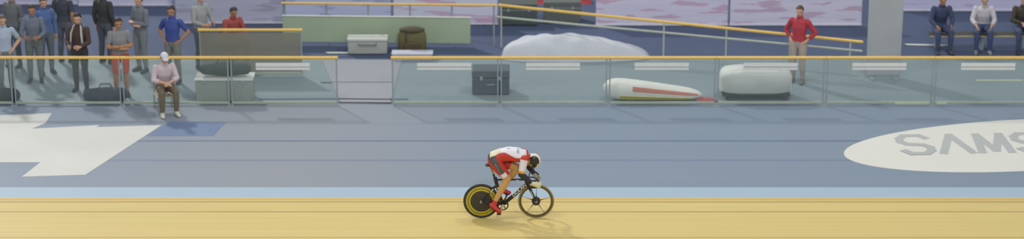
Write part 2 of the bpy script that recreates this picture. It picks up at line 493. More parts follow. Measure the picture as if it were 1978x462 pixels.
hp = obj('dust_sheet', heap_mesh(b.x - a.x, 0.9, 0.52, 0.72, seed=3), sheet_white)
hp.location = (a.x, a.y + 0.15, 0)
tag(hp, 'long low heap under a white dust sheet, behind the fence', 'dust sheet')

# equipment case
a = at(912, 184); b = at(984, 184); w = b.x - a.x
t = thing('equipment_case', 'dark blue-grey equipment case on the floor behind the first panel', 'case', (a.x, a.y, 0))
case_m = mat('dark_case_shell', (66, 78, 92), 0.5)
obj('body', MB().box((w / 2, 0.25, 0.19), (w, 0.5, 0.36)), case_m, t, bevel=0.02)
obj('lid', MB().box((w / 2, 0.25, 0.47), (w + 0.01, 0.51, 0.17)), mat('dark_case_lid', (76, 88, 100), 0.45), t, bevel=0.02)
for x in (w * 0.25, w * 0.75): obj('latch', MB().box((x, -0.01, 0.38), (0.06, 0.02, 0.08)), steel, t, bevel=0.004)
obj('handle', MB().tube([(w * .4, -0.005, .24), (w * .4, -0.04, .25), (w * .6, -0.04, .25), (w * .6, -0.005, .24)], 0.010, 8), steel, t)

# white / yellow bag
a = at(1166, 201); b = at(1358, 201); L = b.x - a.x
t = thing('kit_bag', 'long tapering white kit bag with red stripe and yellow underside', 'bag', (a.x, a.y + 0.32, 0))
def bag_rings(z_lo, z_hi, grow=0.0, n=20, k=24):
    rings = []
    for i in range(k + 1):
        u = i / k; e = max(0.05, (1 - abs(2 * u - 1) ** 6)) ** 0.5
        top = (0.50 - 0.30 * u ** 1.1); hw = (0.26 - 0.06 * u) * e
        cz = top * 0.5; hz = top * 0.5 * e
        ring = []
        for j in range(n):
            th = 2 * math.pi * j / n
            cx, sz = math.cos(th), math.sin(th)
            yy = hw * math.copysign(abs(cx) ** 0.7, cx); zz = cz + hz * math.copysign(abs(sz) ** 0.8, sz)
            lo = cz + hz * z_lo; hi = cz + hz * z_hi
            zz = min(max(zz, lo), hi)
            ring.append(V((u * L, yy * (1 + grow), zz + 0.012)))
        rings.append(ring)
    return rings
obj('body', MB().loft(bag_rings(-1, 1)), mat('white_bag_canvas', (236, 238, 230), 0.6, vary=0.04), t, angle=60)
obj('underside', MB().loft(bag_rings(-1.0, -0.38, 0.03)[4:22]), mat('yellow_bag_base', (236, 216, 48), 0.55), t, angle=60)
obj('stripe', MB().loft(bag_rings(0.12, 0.62, 0.02)[7:24]), mat('salmon_red_stripe', (206, 120, 100), 0.55), t, angle=60)

# red cloth beside it
a = at(1345, 203)
rc = obj('red_cloth', heap_mesh(0.46, 0.30, 0.07, 0.9, 30, 14, 9), mat('red_cloth', (176, 84, 84), 0.8))
rc.location = (a.x, a.y + 0.30, 0); tag(rc, 'crumpled red cloth on the floor between the white bag and trolley', 'cloth')
rc.location.y -= 0.02

# covered trolley
a = at(1392, 199); b = at(1532, 199); w = b.x - a.x
t = thing('covered_trolley', 'low trolley under a rounded white cover, behind the fence', 'trolley', (a.x, a.y + 0.1, 0))
cv = MB(); rings = []
for s, z in ((0.92, 0.16), (1.0, 0.20), (1.0, 0.48), (0.97, 0.56), (0.88, 0.62), (0.70, 0.655), (0.35, 0.67)):
    ring = []
    for j in range(40):
        th = 2 * math.pi * j / 40; c, s_ = math.cos(th), math.sin(th)
        ring.append(V((w / 2 + s * w / 2 * math.copysign(abs(c) ** 0.45, c), 0.35 + s * 0.34 * math.copysign(abs(s_) ** 0.45, s_), z + 0.012 * math.sin(j * 2.3) * (z > 0.3))))
    rings.append(ring)
cv.loft(rings)
obj('cover', cv, mat('white_trolley_cover', (218, 222, 218), 0.7, vary=0.05, scale=3), t, angle=50)
obj('base_tray', MB().box((w / 2, 0.35, 0.125), (w * 0.94, 0.62, 0.05)), mat('black_trolley_tray', (48, 54, 54), 0.6), t, bevel=0.01)
for x in (0.16, w - 0.16):
    for y in (0.1, 0.6): obj('wheel', MB().lathe_y((x, y, 0.052), [(0.015, -0.018), (0.05, -0.018), (0.05, 0.018), (0.015, 0.018)], 20), dark_foot, t)

# boxes and bag by the green board
a = at(672, 106)
t = thing('cool_box', 'pale grey cool box in front of the green board', 'box', (a.x, a.y, 0))
obj('body', MB().box((0.45, 0.18, 0.16), (0.90, 0.36, 0.30)), mat('pale_box_plastic', (176, 182, 176), 0.5), t, bevel=0.025)
obj('lid', MB().box((0.45, 0.18, 0.345), (0.93, 0.39, 0.07)), mat('pale_box_lid', (192, 198, 194), 0.5), t, bevel=0.02)
obj('handle', MB().tube([(0.25, -0.02, 0.27), (0.25, -0.05, 0.24), (0.65, -0.05, 0.24), (0.65, -0.02, 0.27)], 0.012, 8), mat('dark_grey_handle', (96, 100, 100), 0.5), t)
a = at(768, 105)
t = thing('rucksack', 'bulky olive-brown rucksack in front of the green board', 'bag', (a.x, a.y, 0))
olive = mat('olive_brown_canvas', (104, 100, 66), 0.8, vary=0.12, scale=6)
mb = MB(); rings = []
for s, z in ((0.8, 0.0), (0.98, 0.06), (1.0, 0.3), (0.95, 0.46), (0.75, 0.56), (0.4, 0.61)):
    rings.append([V((0.33 + s * 0.33 * math.copysign(abs(math.cos(q)) ** .6, math.cos(q)), 0.13 + s * 0.13 * math.copysign(abs(math.sin(q)) ** .6, math.sin(q)), z)) for q in [2 * math.pi * j / 28 for j in range(28)]])
mb.loft(rings); obj('body', mb, olive, t, angle=60)
obj('pocket', MB().box((0.33, -0.02, 0.18), (0.38, 0.10, 0.24)), mat('brown_pocket', (88, 80, 58), 0.8), t, bevel=0.04)
obj('flap', MB().ellipsoid((0.33, 0.12, 0.55), (0.30, 0.15, 0.08)), mat('dark_olive_flap', (84, 80, 58), 0.8), t)
obj('strap', MB().tube([(0.2, -0.06, 0.3), (0.2, -0.06, 0.45), (0.2, 0.0, 0.57)], 0.012, 8), dark_foot, t)
a = at(757, 118)
t = thing('storage_crate', 'low pale lavender crate in front of the olive rucksack', 'crate', (a.x, a.y, 0))
obj('body', MB().box((0.46, 0.15, 0.075), (0.9, 0.3, 0.14)), mat('lavender_crate', (176, 180, 200), 0.5), t, bevel=0.015)
obj('lid', MB().box((0.46, 0.15, 0.16), (0.94, 0.32, 0.03)), mat('lavender_crate_lid', (198, 202, 218), 0.45), t, bevel=0.008)
# bright poles lying on the floor
pole_m = mat('white_gloss_pole', (240, 244, 232), 0.2, vary=0.01)
def pole(p, q, label):
    a, b = at(*p), at(*q); a.z = b.z = 0.022
    t = thing('floor_pole', label, 'pole', (a.x, a.y, 0), 0, 'white poles lying on the infield floor')
    obj('shaft', MB().tube([a, b], 0.020, 10), pole_m, t, (a.x, a.y, 0))
    for e in (a, b):
        obj('end_cap', MB().tube([e - (b - a).normalized() * 0.02, e + (b - a).normalized() * 0.02], 0.022, 10, dome=False), mat('grey_cap', (150, 150, 150), 0.5), t, (a.x, a.y, 0))
pole((630, 104), (716, 104), 'white pole lying on the floor in front of the green board')
pole((1748, 88), (1834, 90), 'white pole lying on the floor beside the tall grey screen')
# red floor strip far behind
a, b = at(985, 8), at(1142, 5)
t = thing('cable_cover', 'low red cable cover on the floor between the lavender boards', 'cable cover', (a.x, a.y, 0))
mb = MB(); w = b.x - a.x
mb.prism([(0, 0, 0.001), (0, 0.26, 0.001), (0, 0.19, 0.055), (0, 0.07, 0.055)], (w, 0, 0))
obj('ramp', mb, mat('red_rubber', (186, 56, 60), 0.6), t)
obj('lid', MB().box((w / 2, 0.13, 0.06), (w - 0.02, 0.10, 0.008)), mat('dark_red_rubber', (150, 48, 52), 0.6), t)
for px_, row_, rgb_, lab_ in ((1002, 50, (84, 92, 92), 'dark grey-green flight case beside the lavender board with pink marks'), (1086, 46, (100, 108, 106), 'mid grey-green flight case left of the board above the sheeted heap')):
    a = at(px_ - 36, row_); b = at(px_ + 36, row_); w = b.x - a.x
    t = thing('flight_case', lab_, 'case', (a.x, a.y, 0), 0, 'flight cases between the boards')
    fc_m = mat('flight_case_%d' % rgb_[0], rgb_, .5)
    obj('body', MB().box((w / 2, .25, .20), (w, .5, .36)), fc_m, t, bevel=.01); obj('lid', MB().box((w / 2, .25, .46), (w, .5, .14)), fc_m, t, bevel=.01)
    obj('edge_trim', MB().box((w / 2, .25, .386), (w + .012, .512, .016)), steel, t)
    for x in (.2, w - .2): obj('latch', MB().box((x, -.008, .386), (.06, .02, .07)), steel, t)
# grey chest with green bag on it
a = at(378, 199); b = at(488, 199); w = b.x - a.x
t = thing('storage_chest', 'grey storage chest with white rim behind the fence', 'chest', (a.x, a.y + 0.05, 0))
obj('body', MB().box((w / 2, 0.25, 0.245), (w, 0.5, 0.47)), mat('grey_chest', (158, 166, 158), 0.55), t, bevel=0.02)
obj('rim', MB().box((w / 2, 0.25, 0.50), (w + 0.03, 0.53, 0.035)), mat('white_rim', (226, 230, 226), 0.4), t, bevel=0.006)
for x in (0.2, w - 0.2): obj('latch', MB().box((x, -0.01, 0.45), (0.06, 0.02, 0.07)), steel, t)
t2 = thing('holdall', 'dark green holdall lying on the grey chest', 'bag', (a.x + 0.1, a.y + 0.3, 0.522))
mb = MB().tube([(0.1, 0, 0.155), (0.5, 0, 0.16), (0.95, 0, 0.155)], [0.13, 0.16, 0.13], 20, lat=(0, 1, 0), r2=[0.13, 0.155, 0.13])
obj('body', mb, mat('dark_green_canvas', (62, 78, 74), 0.8), t2)
for s in (-1, 1): obj('handle', MB().tube([(0.35, s * 0.1, 0.28), (0.4, s * 0.06, 0.40), (0.62, s * 0.06, 0.40), (0.68, s * 0.1, 0.28)], 0.011, 8), dark_foot, t2)
# mat in the gap
a0, a1, a2, a3 = at(598, 203), at(782, 203), at(776, 117), at(622, 117)
mb = MB().prism([(x_left + 0.03, Y_FENCE + 0.13, 0.001), (x_right - 0.03, Y_FENCE + 0.13, 0.001), (a2.x, a2.y, 0.001), (a3.x, a3.y, 0.001)], (0, 0, 0.012))
c = at(690, 160)
ml = thing('floor_mat', 'pale grey walkway mat lying through the gap in the fence', 'mat', (c.x, c.y, 0))
obj('sheet', mb, mat('pale_grey_mat', (150, 154, 164), 0.55, vary=0.05, scale=1.0), ml, (c.x, c.y, 0))
s0 = at(690, 160).y
obj('seam', MB().box((c.x, s0, 0.0145), (1.6, 0.05, 0.004)), mat('dark_mat_seam', (104, 108, 122), 0.6), ml, (c.x, c.y, 0))
cab = mat('black_cable', (58, 62, 74), 0.6)
for row, lab in ((193, 'black cable across the gap, second from the apron'), (200, 'black cable across the gap, nearest the apron')):
    p = [at(x, row + 0.5 * math.sin(x / 37)) for x in range(500, 806, 18)]
    c = p[len(p) // 2]
    mb = MB().tube([V((q.x, q.y, 0.022)) for q in p], 0.009, 8)
    o = obj('floor_cable', mb, cab, None, (c.x, c.y, 0)); tag(o, lab, 'cable', 'black cables across the gap')

# ------------------------------------------------------------------ people
def remesh(mb, voxel, smooth=4):
    me = bpy.data.meshes.new('tmp'); me.from_pydata([tuple(p) for p in mb.v], [], mb.f)
    o = bpy.data.objects.new('tmp', me); COL.objects.link(o)
    r = o.modifiers.new('r', 'REMESH'); r.mode = 'VOXEL'; r.voxel_size = voxel; r.adaptivity = 0.0
    if smooth:
        s = o.modifiers.new('s', 'SMOOTH'); s.factor = 0.5; s.iterations = smooth
    dg = bpy.context.evaluated_depsgraph_get(); dg.update()
    out = bpy.data.meshes.new_from_object(o.evaluated_get(dg))
    bpy.data.objects.remove(o); bpy.data.meshes.remove(me)
    return out
def mesh_arrays(me):
    n = len(me.vertices)
    co = np.empty(n * 3); me.vertices.foreach_get('co', co)
    no = np.empty(n * 3); me.vertices.foreach_get('normal', no)
    m = len(me.polygons)
    fc = np.empty(m * 3); me.polygons.foreach_get('center', fc)
    fn = np.empty(m * 3); me.polygons.foreach_get('normal', fn)
    return co.reshape(-1, 3), no.reshape(-1, 3), fc.reshape(-1, 3), fn.reshape(-1, 3)
def classify(fc, bones):
    best = np.full(len(fc), 1e9); idx = np.zeros(len(fc), int); tt = np.zeros(len(fc))
    for k, (nm, a, b, ra, rb) in enumerate(bones):
        a = np.array(a); b = np.array(b); ab = b - a
        t = np.clip(((fc - a) @ ab) / max(ab @ ab, 1e-9), 0, 1)
        d = np.linalg.norm(fc - (a + t[:, None] * ab), axis=1) / (ra + (rb - ra) * t)
        u = d < best; best[u] = d[u]; idx[u] = k; tt[u] = t[u]
    return idx, tt
def garment(name, me, mask, off, mats, parent, mi=None, inner=0.004):
    """a layer of cloth over the faces in mask, standing OFF from the skin, its hems turned in"""
    co, no, fc, fn = mesh_arrays(me)
    ids = np.nonzero(mask)[0]
    if len(ids) == 0: return None
    vmap = {}; vs = []; fs = []; ms = []; edges = {}
    src = []
    for i in ids:
        pv = me.polygons[int(i)].vertices
        q = []
        for v in pv:
            if v not in vmap:
                vmap[v] = len(vs); vs.append(tuple(co[v] + no[v] * off)); src.append(v)
            q.append(vmap[v])
        fs.append(tuple(q)); ms.append(int(mi[i]) if mi is not None else 0)
        for a, b in zip(q, q[1:] + q[:1]):
            e = (a, b) if a < b else (b, a)
            edges[e] = None if e in edges else (a, b, ms[-1])
    rimv = {}
    for e in edges.values():
        if e is None: continue
        a, b, m_ = e
        for k in (a, b):
            if k not in rimv:
                rimv[k] = len(vs); v = src[k]; vs.append(tuple(co[v] - no[v] * inner))
        fs.append((b, a, rimv[a], rimv[b])); ms.append(m_)
    nm = bpy.data.meshes.new(name); nm.from_pydata(vs, [], fs)
    for m_ in (mats if isinstance(mats, (list, tuple)) else [mats]): nm.materials.append(m_)
    nm.polygons.foreach_set('material_index', ms)
    nm.polygons.foreach_set('use_smooth', [True] * len(nm.polygons))
    o = bpy.data.objects.new(name, nm); COL.objects.link(o); o.parent = parent
    return o

def add_head(mb, head, u, f, s=1.0):
    u = V(u).normalized(); f = (V(f) - u * V(f).dot(u)).normalized(); l = u.cross(f).normalized()
    M = Matrix((l, f, u)).transposed()
    head = V(head)
    mb.ellipsoid(head + u * 0.02 * s - f * 0.008 * s, (0.076 * s, 0.096 * s, 0.096 * s), M=M)
    mb.ellipsoid(head + f * 0.028 * s - u * 0.055 * s, (0.057 * s, 0.060 * s, 0.066 * s), M=M)
    mb.ellipsoid(head + f * 0.066 * s - u * 0.098 * s, (0.024 * s, 0.022 * s, 0.020 * s), M=M)
    mb.tube([head + f * 0.084 * s + u * 0.006 * s, head + f * 0.106 * s - u * 0.034 * s], [0.009 * s, 0.015 * s], 8)
    for sd in (-1, 1):
        mb.ellipsoid(head + l * sd * 0.078 * s - f * 0.004 * s - u * 0.012 * s, (0.010 * s, 0.020 * s, 0.032 * s), M=M, nu=10, nv=6)
        mb.ellipsoid(head + l * sd * 0.034 * s + f * 0.076 * s - u * 0.028 * s, (0.018 * s, 0.014 * s, 0.014 * s), M=M, nu=8, nv=6)
    mb.tube([head + f * .086 * s - l * .03 * s + u * .026 * s, head + f * .092 * s + u * .024 * s, head + f * .086 * s + l * .03 * s + u * .026 * s], 0.008 * s, 6)
    return l, f, u
def add_hand(mb, wrist, dirv, palm_n, side, s=1.0, curl=0.35):
    """flat palm, four bent fingers of different lengths and a thumb from its side"""
    d_ = V(dirv).normalized(); n = V(palm_n); n = (n - d_ * n.dot(d_)).normalized(); w = d_.cross(n).normalized() * side
    wrist = V(wrist)
    mb.tube([wrist, wrist + d_ * 0.04 * s, wrist + d_ * 0.085 * s], [0.026 * s, 0.038 * s, 0.040 * s], 10, lat=tuple(w), r2=[0.02 * s, 0.016 * s, 0.014 * s])
    for k, ln in enumerate((0.070, 0.082, 0.076, 0.058)):
        b0 = wrist + d_ * 0.085 * s + w * (0.030 - 0.020 * k) * s
        p1 = b0 + (d_ + n * curl * .4).normalized() * ln * .45 * s
        p2 = p1 + (d_ + n * curl * 1.4).normalized() * ln * .32 * s
        p3 = p2 + (d_ + n * curl * 2.6).normalized() * ln * .26 * s
        mb.tube([b0 - d_ * 0.01 * s, p1, p2, p3], [0.0092 * s, 0.0088 * s, 0.008 * s, 0.007 * s], 7)
    t0 = wrist + d_ * 0.03 * s + w * 0.030 * s
    mb.tube([t0, t0 + (d_ * .7 + w * .7 + n * .2) * 0.035 * s, t0 + (d_ * 1.2 + w * .75 + n * .5) * 0.052 * s], [0.013 * s, 0.010 * s, 0.008 * s], 7)

SKIN = [mat('skin_fair', (206, 164, 138), 0.55, vary=0.03), mat('skin_tan', (180, 132, 100), 0.55, vary=0.03), mat('skin_deep', (112, 78, 60), 0.55, vary=0.03)]
EYE = mat('dark_eye', (40, 34, 32), 0.3); LIP = mat('lip', (164, 98, 90), 0.5)

def pose_stand(arms='down', lean=0.0):
    j = dict(pelvis=(0, .01, .95), waist=(0, 0, 1.10), chest=(0, .01, 1.27), upper=(0, .02, 1.40), neck=(0, .02, 1.49), head=(0, -.012, 1.645))
    for s, k in ((-1, 'a'), (1, 'b')):
        j['hip' + k] = (s * .095, 0, .92); j['knee' + k] = (s * .108, -.02, .50); j['ankle' + k] = (s * .115, .025, .085)
        j['heel' + k] = (s * .115, .05, .042); j['toe' + k] = (s * .138, -.14, .034)
        j['sh' + k] = (s * .178, .02, 1.405)
        A_ = {'down': ((s * .235, .045, 1.13), (s * .245, -.03, .88), (0, -.12, -1)),
              'hips': ((s * .345, .10, 1.16), (s * .20, .0, 1.0), (-s * .7, -.6, -.4)),
              'fold': ((s * .245, -.02, 1.13), (-s * .03, -.20, 1.14 + .03 * s), (-s * 1, .15, .1)),
              'front': ((s * .25, -.06, 1.14), (s * .13, -.28, 1.08), (-s * .4, -.8, .2)),
              'up': ((s * .25, -.10, 1.17), (s * .10, -.20, 1.44), (-s * .3, -.1, 1)) if s > 0 else ((s * .235, .045, 1.13), (s * .245, -.03, .88), (0, -.12, -1))}[arms]
        j['el' + k], j['wr' + k], j['hd' + k] = A_
    return j
def pose_sit(arms='knees'):
    j = dict(pelvis=(0, .05, .545), waist=(0, .03, .69), chest=(0, -.02, .85), upper=(0, -.055, .975), neck=(0, -.07, 1.06), head=(0, -.125, 1.205))
    for s, k in ((-1, 'a'), (1, 'b')):
        j['hip' + k] = (s * .095, .02, .53); j['knee' + k] = (s * .15, -.42, .52); j['ankle' + k] = (s * .15, -.40, .085)
        j['heel' + k] = (s * .15, -.37, .042); j['toe' + k] = (s * .17, -.56, .034)
        j['sh' + k] = (s * .178, -.045, .985); j['el' + k] = (s * .255, -.12, .735)
        if arms == 'knees': j['wr' + k] = (s * .165, -.33, .635); j['hd' + k] = (-s * .1, -1, -.15)
        else: j['wr' + k] = (s * .05, -.30, .70); j['hd' + k] = (-s * .7, -.7, -.1)
    return j

def person(label, loc, rotz, j, wear, skin=0, hair=(52, 42, 36), scale=1.0, group=None, voxel=0.009):
    root = thing('person', label, 'person', loc, rotz, group)
    root.scale = (scale, scale, scale)
    J = {k: V(v) for k, v in j.items()}
    mb = MB(); bones = []
    mb.tube([J['pelvis'] - V((0, 0, .05)), J['pelvis'], J['waist'], J['chest'], J['upper'], J['neck'] - V((0, 0, .03))],
            [.135, .165, .142, .165, .168, .075], 20, lat=(1, 0, 0), r2=[.105, .118, .10, .118, .095, .065])
    for a, b in (('pelvis', 'waist'), ('waist', 'chest'), ('chest', 'upper')): bones.append(('torso' if a != 'pelvis' else 'hips', J[a], J[b], .15, .15))
    mb.tube([J['neck'] - V((0, 0, .05)), J['head'] - V((0, -.02, .03))], [.062, .054], 12)
    bones.append(('neck', J['neck'], J['neck'].lerp(J['head'], .5), .06, .055))
    up = (J['head'] - J['neck']).normalized(); up = (up + V((0, -.15, .5))).normalized()
    l, f, u = add_head(mb, J['head'], up, (0, -1, -.05))
    bones.append(('head', J['head'] - u * .04, J['head'] + u * .03, .09, .10))
    hands = MB()
    for k, s in (('a', -1), ('b', 1)):
        mb.tube([J['sh' + k], J['sh' + k].lerp(J['el' + k], .4), J['el' + k]], [.058, .052, .042], 12)
        mb.tube([J['el' + k], J['el' + k].lerp(J['wr' + k], .35), J['wr' + k]], [.042, .042, .027], 12)
        bones += [('uparm' + k, J['sh' + k], J['el' + k], .058, .042), ('forearm' + k, J['el' + k], J['wr' + k], .042, .027)]
        hv = V(J['hd' + k]).normalized()
        pn = V((-s, 0, 0)) if abs(hv.x) < .6 else V((0, .4, -1))
        add_hand(hands, J['wr' + k], hv, pn, s if abs(hv.x) < .6 else -s)
        bones.append(('hand' + k, J['wr' + k] + hv * .02, J['wr' + k] + hv * .16, .03, .03))
        mb.tube([J['hip' + k], J['hip' + k].lerp(J['knee' + k], .35), J['knee' + k]], [.092, .086, .058], 14)
        mb.tube([J['knee' + k], J['knee' + k].lerp(J['ankle' + k], .3), J['ankle' + k]], [.056, .059, .038], 12)
        mb.tube([J['heel' + k], J['heel' + k].lerp(J['toe' + k], .5) + V((0, 0, .012)), J['toe' + k]], [.036, .042, .034], 12, lat=(1, 0, 0), r2=[.038, .040, .026])
        mb.tube([J['ankle' + k], J['heel' + k].lerp(J['toe' + k], .3)], [.04, .036], 10)
        bones += [('thigh' + k, J['hip' + k], J['knee' + k], .092, .058), ('calf' + k, J['knee' + k], J['ankle' + k], .056, .038),
                  ('foot' + k, J['heel' + k], J['toe' + k], .045, .04)]
    me = remesh(mb, voxel, 5)
    co, no, fc, fn = mesh_arrays(me)
    idx, tt = classify(fc, bones)
    nm = np.array([b[0] for b in bones])[idx]
    H = np.array(J['head']); L_, F_, U_ = np.array(l), np.array(f), np.array(u)
    hl, hf, hu = (fc - H) @ L_, (fc - H) @ F_, (fc - H) @ U_
    # body: one continuous surface, hands joined on
    mi = np.zeros(len(fc), int)
    for s in (-1, 1): mi[(np.abs(hl - s * .032) < .013) & (np.abs(hu - .004) < .007) & (hf > .05) & (nm == 'head')] = 1
    mi[(np.abs(hl) < .024) & (np.abs(hu + .068) < .006) & (hf > .05)] = 2
    bm = MB(); n0 = len(me.vertices)
    bm.v = [V(p) for p in co]; bm.f = [tuple(p.vertices) for p in me.polygons]; bm.m = [int(x) for x in mi]
    bm.add(hands.v, hands.f)
    obj('body', bm, [SKIN[skin], EYE, LIP], root, angle=80)
    def cm(c, r=.8): return mat('cloth_%d_%d_%d' % c, c, r, vary=0.08, scale=7)
    is_arm = np.char.startswith(nm, 'uparm'); is_fore = np.char.startswith(nm, 'forearm')
    is_th = np.char.startswith(nm, 'thigh'); is_ca = np.char.startswith(nm, 'calf'); is_ft = np.char.startswith(nm, 'foot')
    waistz = J['pelvis'].z + (.02 if j['kneea'][1] > -.3 else -.02)
    torso = (nm == 'torso') | ((nm == 'hips') & (fc[:, 2] > waistz)) | ((nm == 'neck') & (fc[:, 2] < J['neck'].z - .02))
    sit = j['kneea'][1] < -.3
    if not sit: torso |= is_th & (fc[:, 2] > waistz) & (np.abs(fc[:, 1] - J['pelvis'].y) < .2)
    else: torso &= ~((nm == 'hips') & (fc[:, 1] < -.04) & (fc[:, 2] < J['pelvis'].z + .08))
    sl = wear.get('sleeve', .6)
    m = torso | (is_arm & (tt <= min(1, sl))) | (is_fore & (tt <= sl - 1))
    garment(wear.get('top_name', 'shirt'), me, m, .012, cm(wear['top']), root)
    lg = wear.get('leg', 1.95)
    m = ((nm == 'hips') & ((fc[:, 2] <= waistz + .015) | (sit & (fc[:, 1] < 0)))) | (is_th & (tt <= min(1, lg)) & (sit | (fc[:, 2] <= waistz + .02))) | (is_ca & (tt <= lg - 1))
    garment('trousers' if lg > 1.3 else 'shorts', me, m, .010, cm(wear['bottom']), root)
    for k in 'ab':
        garment('shoe', me, (nm == 'foot' + k) | ((nm == 'calf' + k) & (fc[:, 2] < .10)), .008, cm(wear.get('shoe', (40, 42, 46))), root)
    m = (nm == 'head') & (hu > .035 - .16 * np.clip(-hf, -.03, .09) / .09 * .8) & ~((hf > .055) & (hu < .075))
    if wear.get('cap'):
        garment('cap', me, (nm == 'head') & (hu > .045), .014, cm(wear['cap']), root)
        pk = MB()
        rr = [J['head'] + u * .05 + f * .085, J['head'] + u * .044 + f * .13, J['head'] + u * .034 + f * .165]
        pk.tube(rr, [.070, .064, .03], 14, lat=tuple(l), r2=[.006, .006, .005])
        obj('cap_peak', pk, cm(wear['cap']), root)
        m = m & (hu <= .045)
    garment('hair', me, m, .013, mat('hair_%d_%d_%d' % hair, hair, .6, vary=.15, scale=30), root)
    return root

def towel(parent_loc, rotz): pass

CROWD = 'people along the fence inside the track'
def gp(px, py): 
    p = at(px, py); return (p.x, p.y, 0)
person('person in red shorts and grey top standing behind the fence', gp(236, 186), .25, pose_stand('fold'), dict(top=(136, 138, 144), sleeve=.7, bottom=(196, 74, 56), leg=.9, shoe=(52, 56, 66)), 1, group=CROWD)
person('person in dark brown jacket and black trousers standing behind the fence', gp(158, 176), -.2, pose_stand('front'), dict(top=(78, 62, 58), top_name='jacket', sleeve=1.9, bottom=(60, 62, 66), shoe=(46, 48, 52)), 0, (48, 40, 36), group=CROWD)
person('person in pale blue shirt and grey trousers at the left edge', gp(14, 180), .3, pose_stand('hips'), dict(top=(172, 186, 208), sleeve=.7, bottom=(120, 126, 130), shoe=(40, 44, 48)), 0, (96, 88, 84), group=CROWD)
person('person in bright blue shirt standing behind the seated white cap', gp(337, 160), -.3, pose_stand('hips'), dict(top=(66, 84, 156), sleeve=.75, bottom=(126, 128, 126), shoe=(60, 60, 62)), 1, (60, 52, 48), group=CROWD)
person('person in mid blue jacket farther back near the left edge', gp(92, 142), .5, pose_stand('down'), dict(top=(88, 112, 164), top_name='jacket', sleeve=1.9, bottom=(104, 110, 120), shoe=(60, 60, 66)), 0, group=CROWD)
person('person in black jacket farther back, before a pale board', gp(206, 122), 2.7, pose_stand('down'), dict(top=(62, 64, 66), top_name='jacket', sleeve=1.9, bottom=(88, 92, 102), shoe=(50, 50, 54)), 0, (40, 36, 34), group=CROWD)
person('person in grey jacket farther back between brown jacket and red shorts', gp(275, 138), -.7, pose_stand('fold'), dict(top=(120, 126, 136), top_name='jacket', sleeve=1.9, bottom=(126, 132, 138), shoe=(70, 70, 74)), 0, (70, 60, 52), group=CROWD)
person('person in dark slate top standing left of the brown jacket', gp(70, 158), .1, pose_stand('front'), dict(top=(112, 122, 138), sleeve=1.7, bottom=(112, 120, 120), shoe=(48, 50, 56)), 1, (58, 50, 46), group=CROWD)
person('person in red jacket and beige trousers before the lavender board', gp(1540, 160), -.5, pose_stand('hips'), dict(top=(180, 62, 76), top_name='jacket', sleeve=1.8, bottom=(176, 164, 156), shoe=(120, 110, 104)), 0, (90, 64, 50), group='people standing in the infield')
person('person in black top with back turned, farthest back at left', gp(128, 120), 2.9, pose_stand('down'), dict(top=(70, 74, 84), sleeve=.7, bottom=(98, 104, 116), shoe=(60, 60, 66)), 1, (46, 42, 40), group=CROWD)
person('person in pale grey top farther back beside the second-row panel', gp(392, 132), .8, pose_stand('front'), dict(top=(160, 164, 168), sleeve=1.8, bottom=(110, 112, 116), shoe=(66, 66, 70)), 0, (66, 62, 66), group=CROWD)
person('person in charcoal jacket farthest back at the left edge', gp(30, 128), -.4, pose_stand('down'), dict(top=(112, 114, 116), top_name='jacket', sleeve=1.9, bottom=(90, 96, 104), shoe=(60, 60, 64)), 0, (70, 60, 54), group=CROWD)
def duffel(px, row, label, rgb, rz):
    p = at(px, row)
    t = thing('duffel_bag', label, 'bag', (p.x, p.y, 0), rz, 'dark bags behind the fence')
    cm2 = mat('canvas_%d' % rgb[0], rgb, .8, vary=.12)
    obj('body', MB().tube([(-.34, 0, .155), (0, 0, .165), (.34, 0, .155)], [.14, .16, .14], 20, lat=(0, 1, 0), r2=[.14, .155, .14]), cm2, t)
    obj('pocket', MB().box((0, -.15, .13), (.36, .06, .14)), cm2, t, bevel=.02)
    for q in (-1, 1): obj('handle', MB().tube([(-.14, q * .08, .29), (-.10, q * .05, .39), (.10, q * .05, .39), (.14, q * .08, .29)], .010, 8), dark_foot, t)
duffel(205, 196, 'dark navy duffel bag at the feet of the person in red shorts', (52, 60, 76), .1)
duffel(-2, 196, 'black duffel bag on the floor at the left edge', (44, 48, 50), -.1)
# seated people and what they sit on
def chair(loc, rotz, label, rgb, h=.37):
    t = thing('folding_chair', label, 'chair', loc, rotz, 'folding chairs')
    fm = mat('chair_frame', (170, 172, 172), .4, .4); cm_ = mat('chair_cloth_%d' % rgb[0], rgb, .7)
    obj('seat', MB().box((0, 0, h - .02), (.42, .40, .03)), cm_, t, bevel=.01)
    obj('backrest', MB().box((0, .215, h + .32), (.42, .025, .20)), cm_, t, bevel=.008)
    for s in (-1, 1):
        obj('leg', MB().tube([(s * .19, .22, h + .42), (s * .19, .20, h), (s * .19, .25, .012)], .011, 8), fm, t)
        obj('leg', MB().tube([(s * .19, -.16, h - .04), (s * .19, -.21, .012)], .011, 8), fm, t)
    return t
lc = gp(320, 214)
chair((lc[0], lc[1] + .02, 0), .35, 'folding chair with cream seat in front of the fence', (206, 204, 188))
person('seated person in white cap, pinkish white shirt and khaki trousers before the fence', (lc[0], lc[1], 0), .35, pose_sit('lap'), dict(top=(206, 190, 198), sleeve=1.5, bottom=(116, 104, 86), shoe=(208, 206, 190), cap=(214, 214, 226)), 0, (90, 80, 70), group='seated people')
lc = gp(450, 120)
chair((lc[0], lc[1] + .02, 0), .6, 'folding chair behind the second-row fence panel', (84, 90, 104))
person('seated dark-haired person in red top behind the beige panel', (lc[0], lc[1], 0), .6, pose_sit('knees'), dict(top=(166, 82, 80), sleeve=1.6, bottom=(96, 100, 104), shoe=(70, 70, 70)), 1, (56, 54, 60), group='seated people')
a = at(1795, 98); b = at(2000, 98); w = b.x - a.x
t = thing('bench', 'long low bench with a cream front edge, by the right edge', 'bench', (a.x, a.y, 0))
obj('seat', MB().box((w / 2, .18, .345), (w, .34, .035)), mat('dark_bench_top', (70, 70, 68), .6), t, bevel=.008)
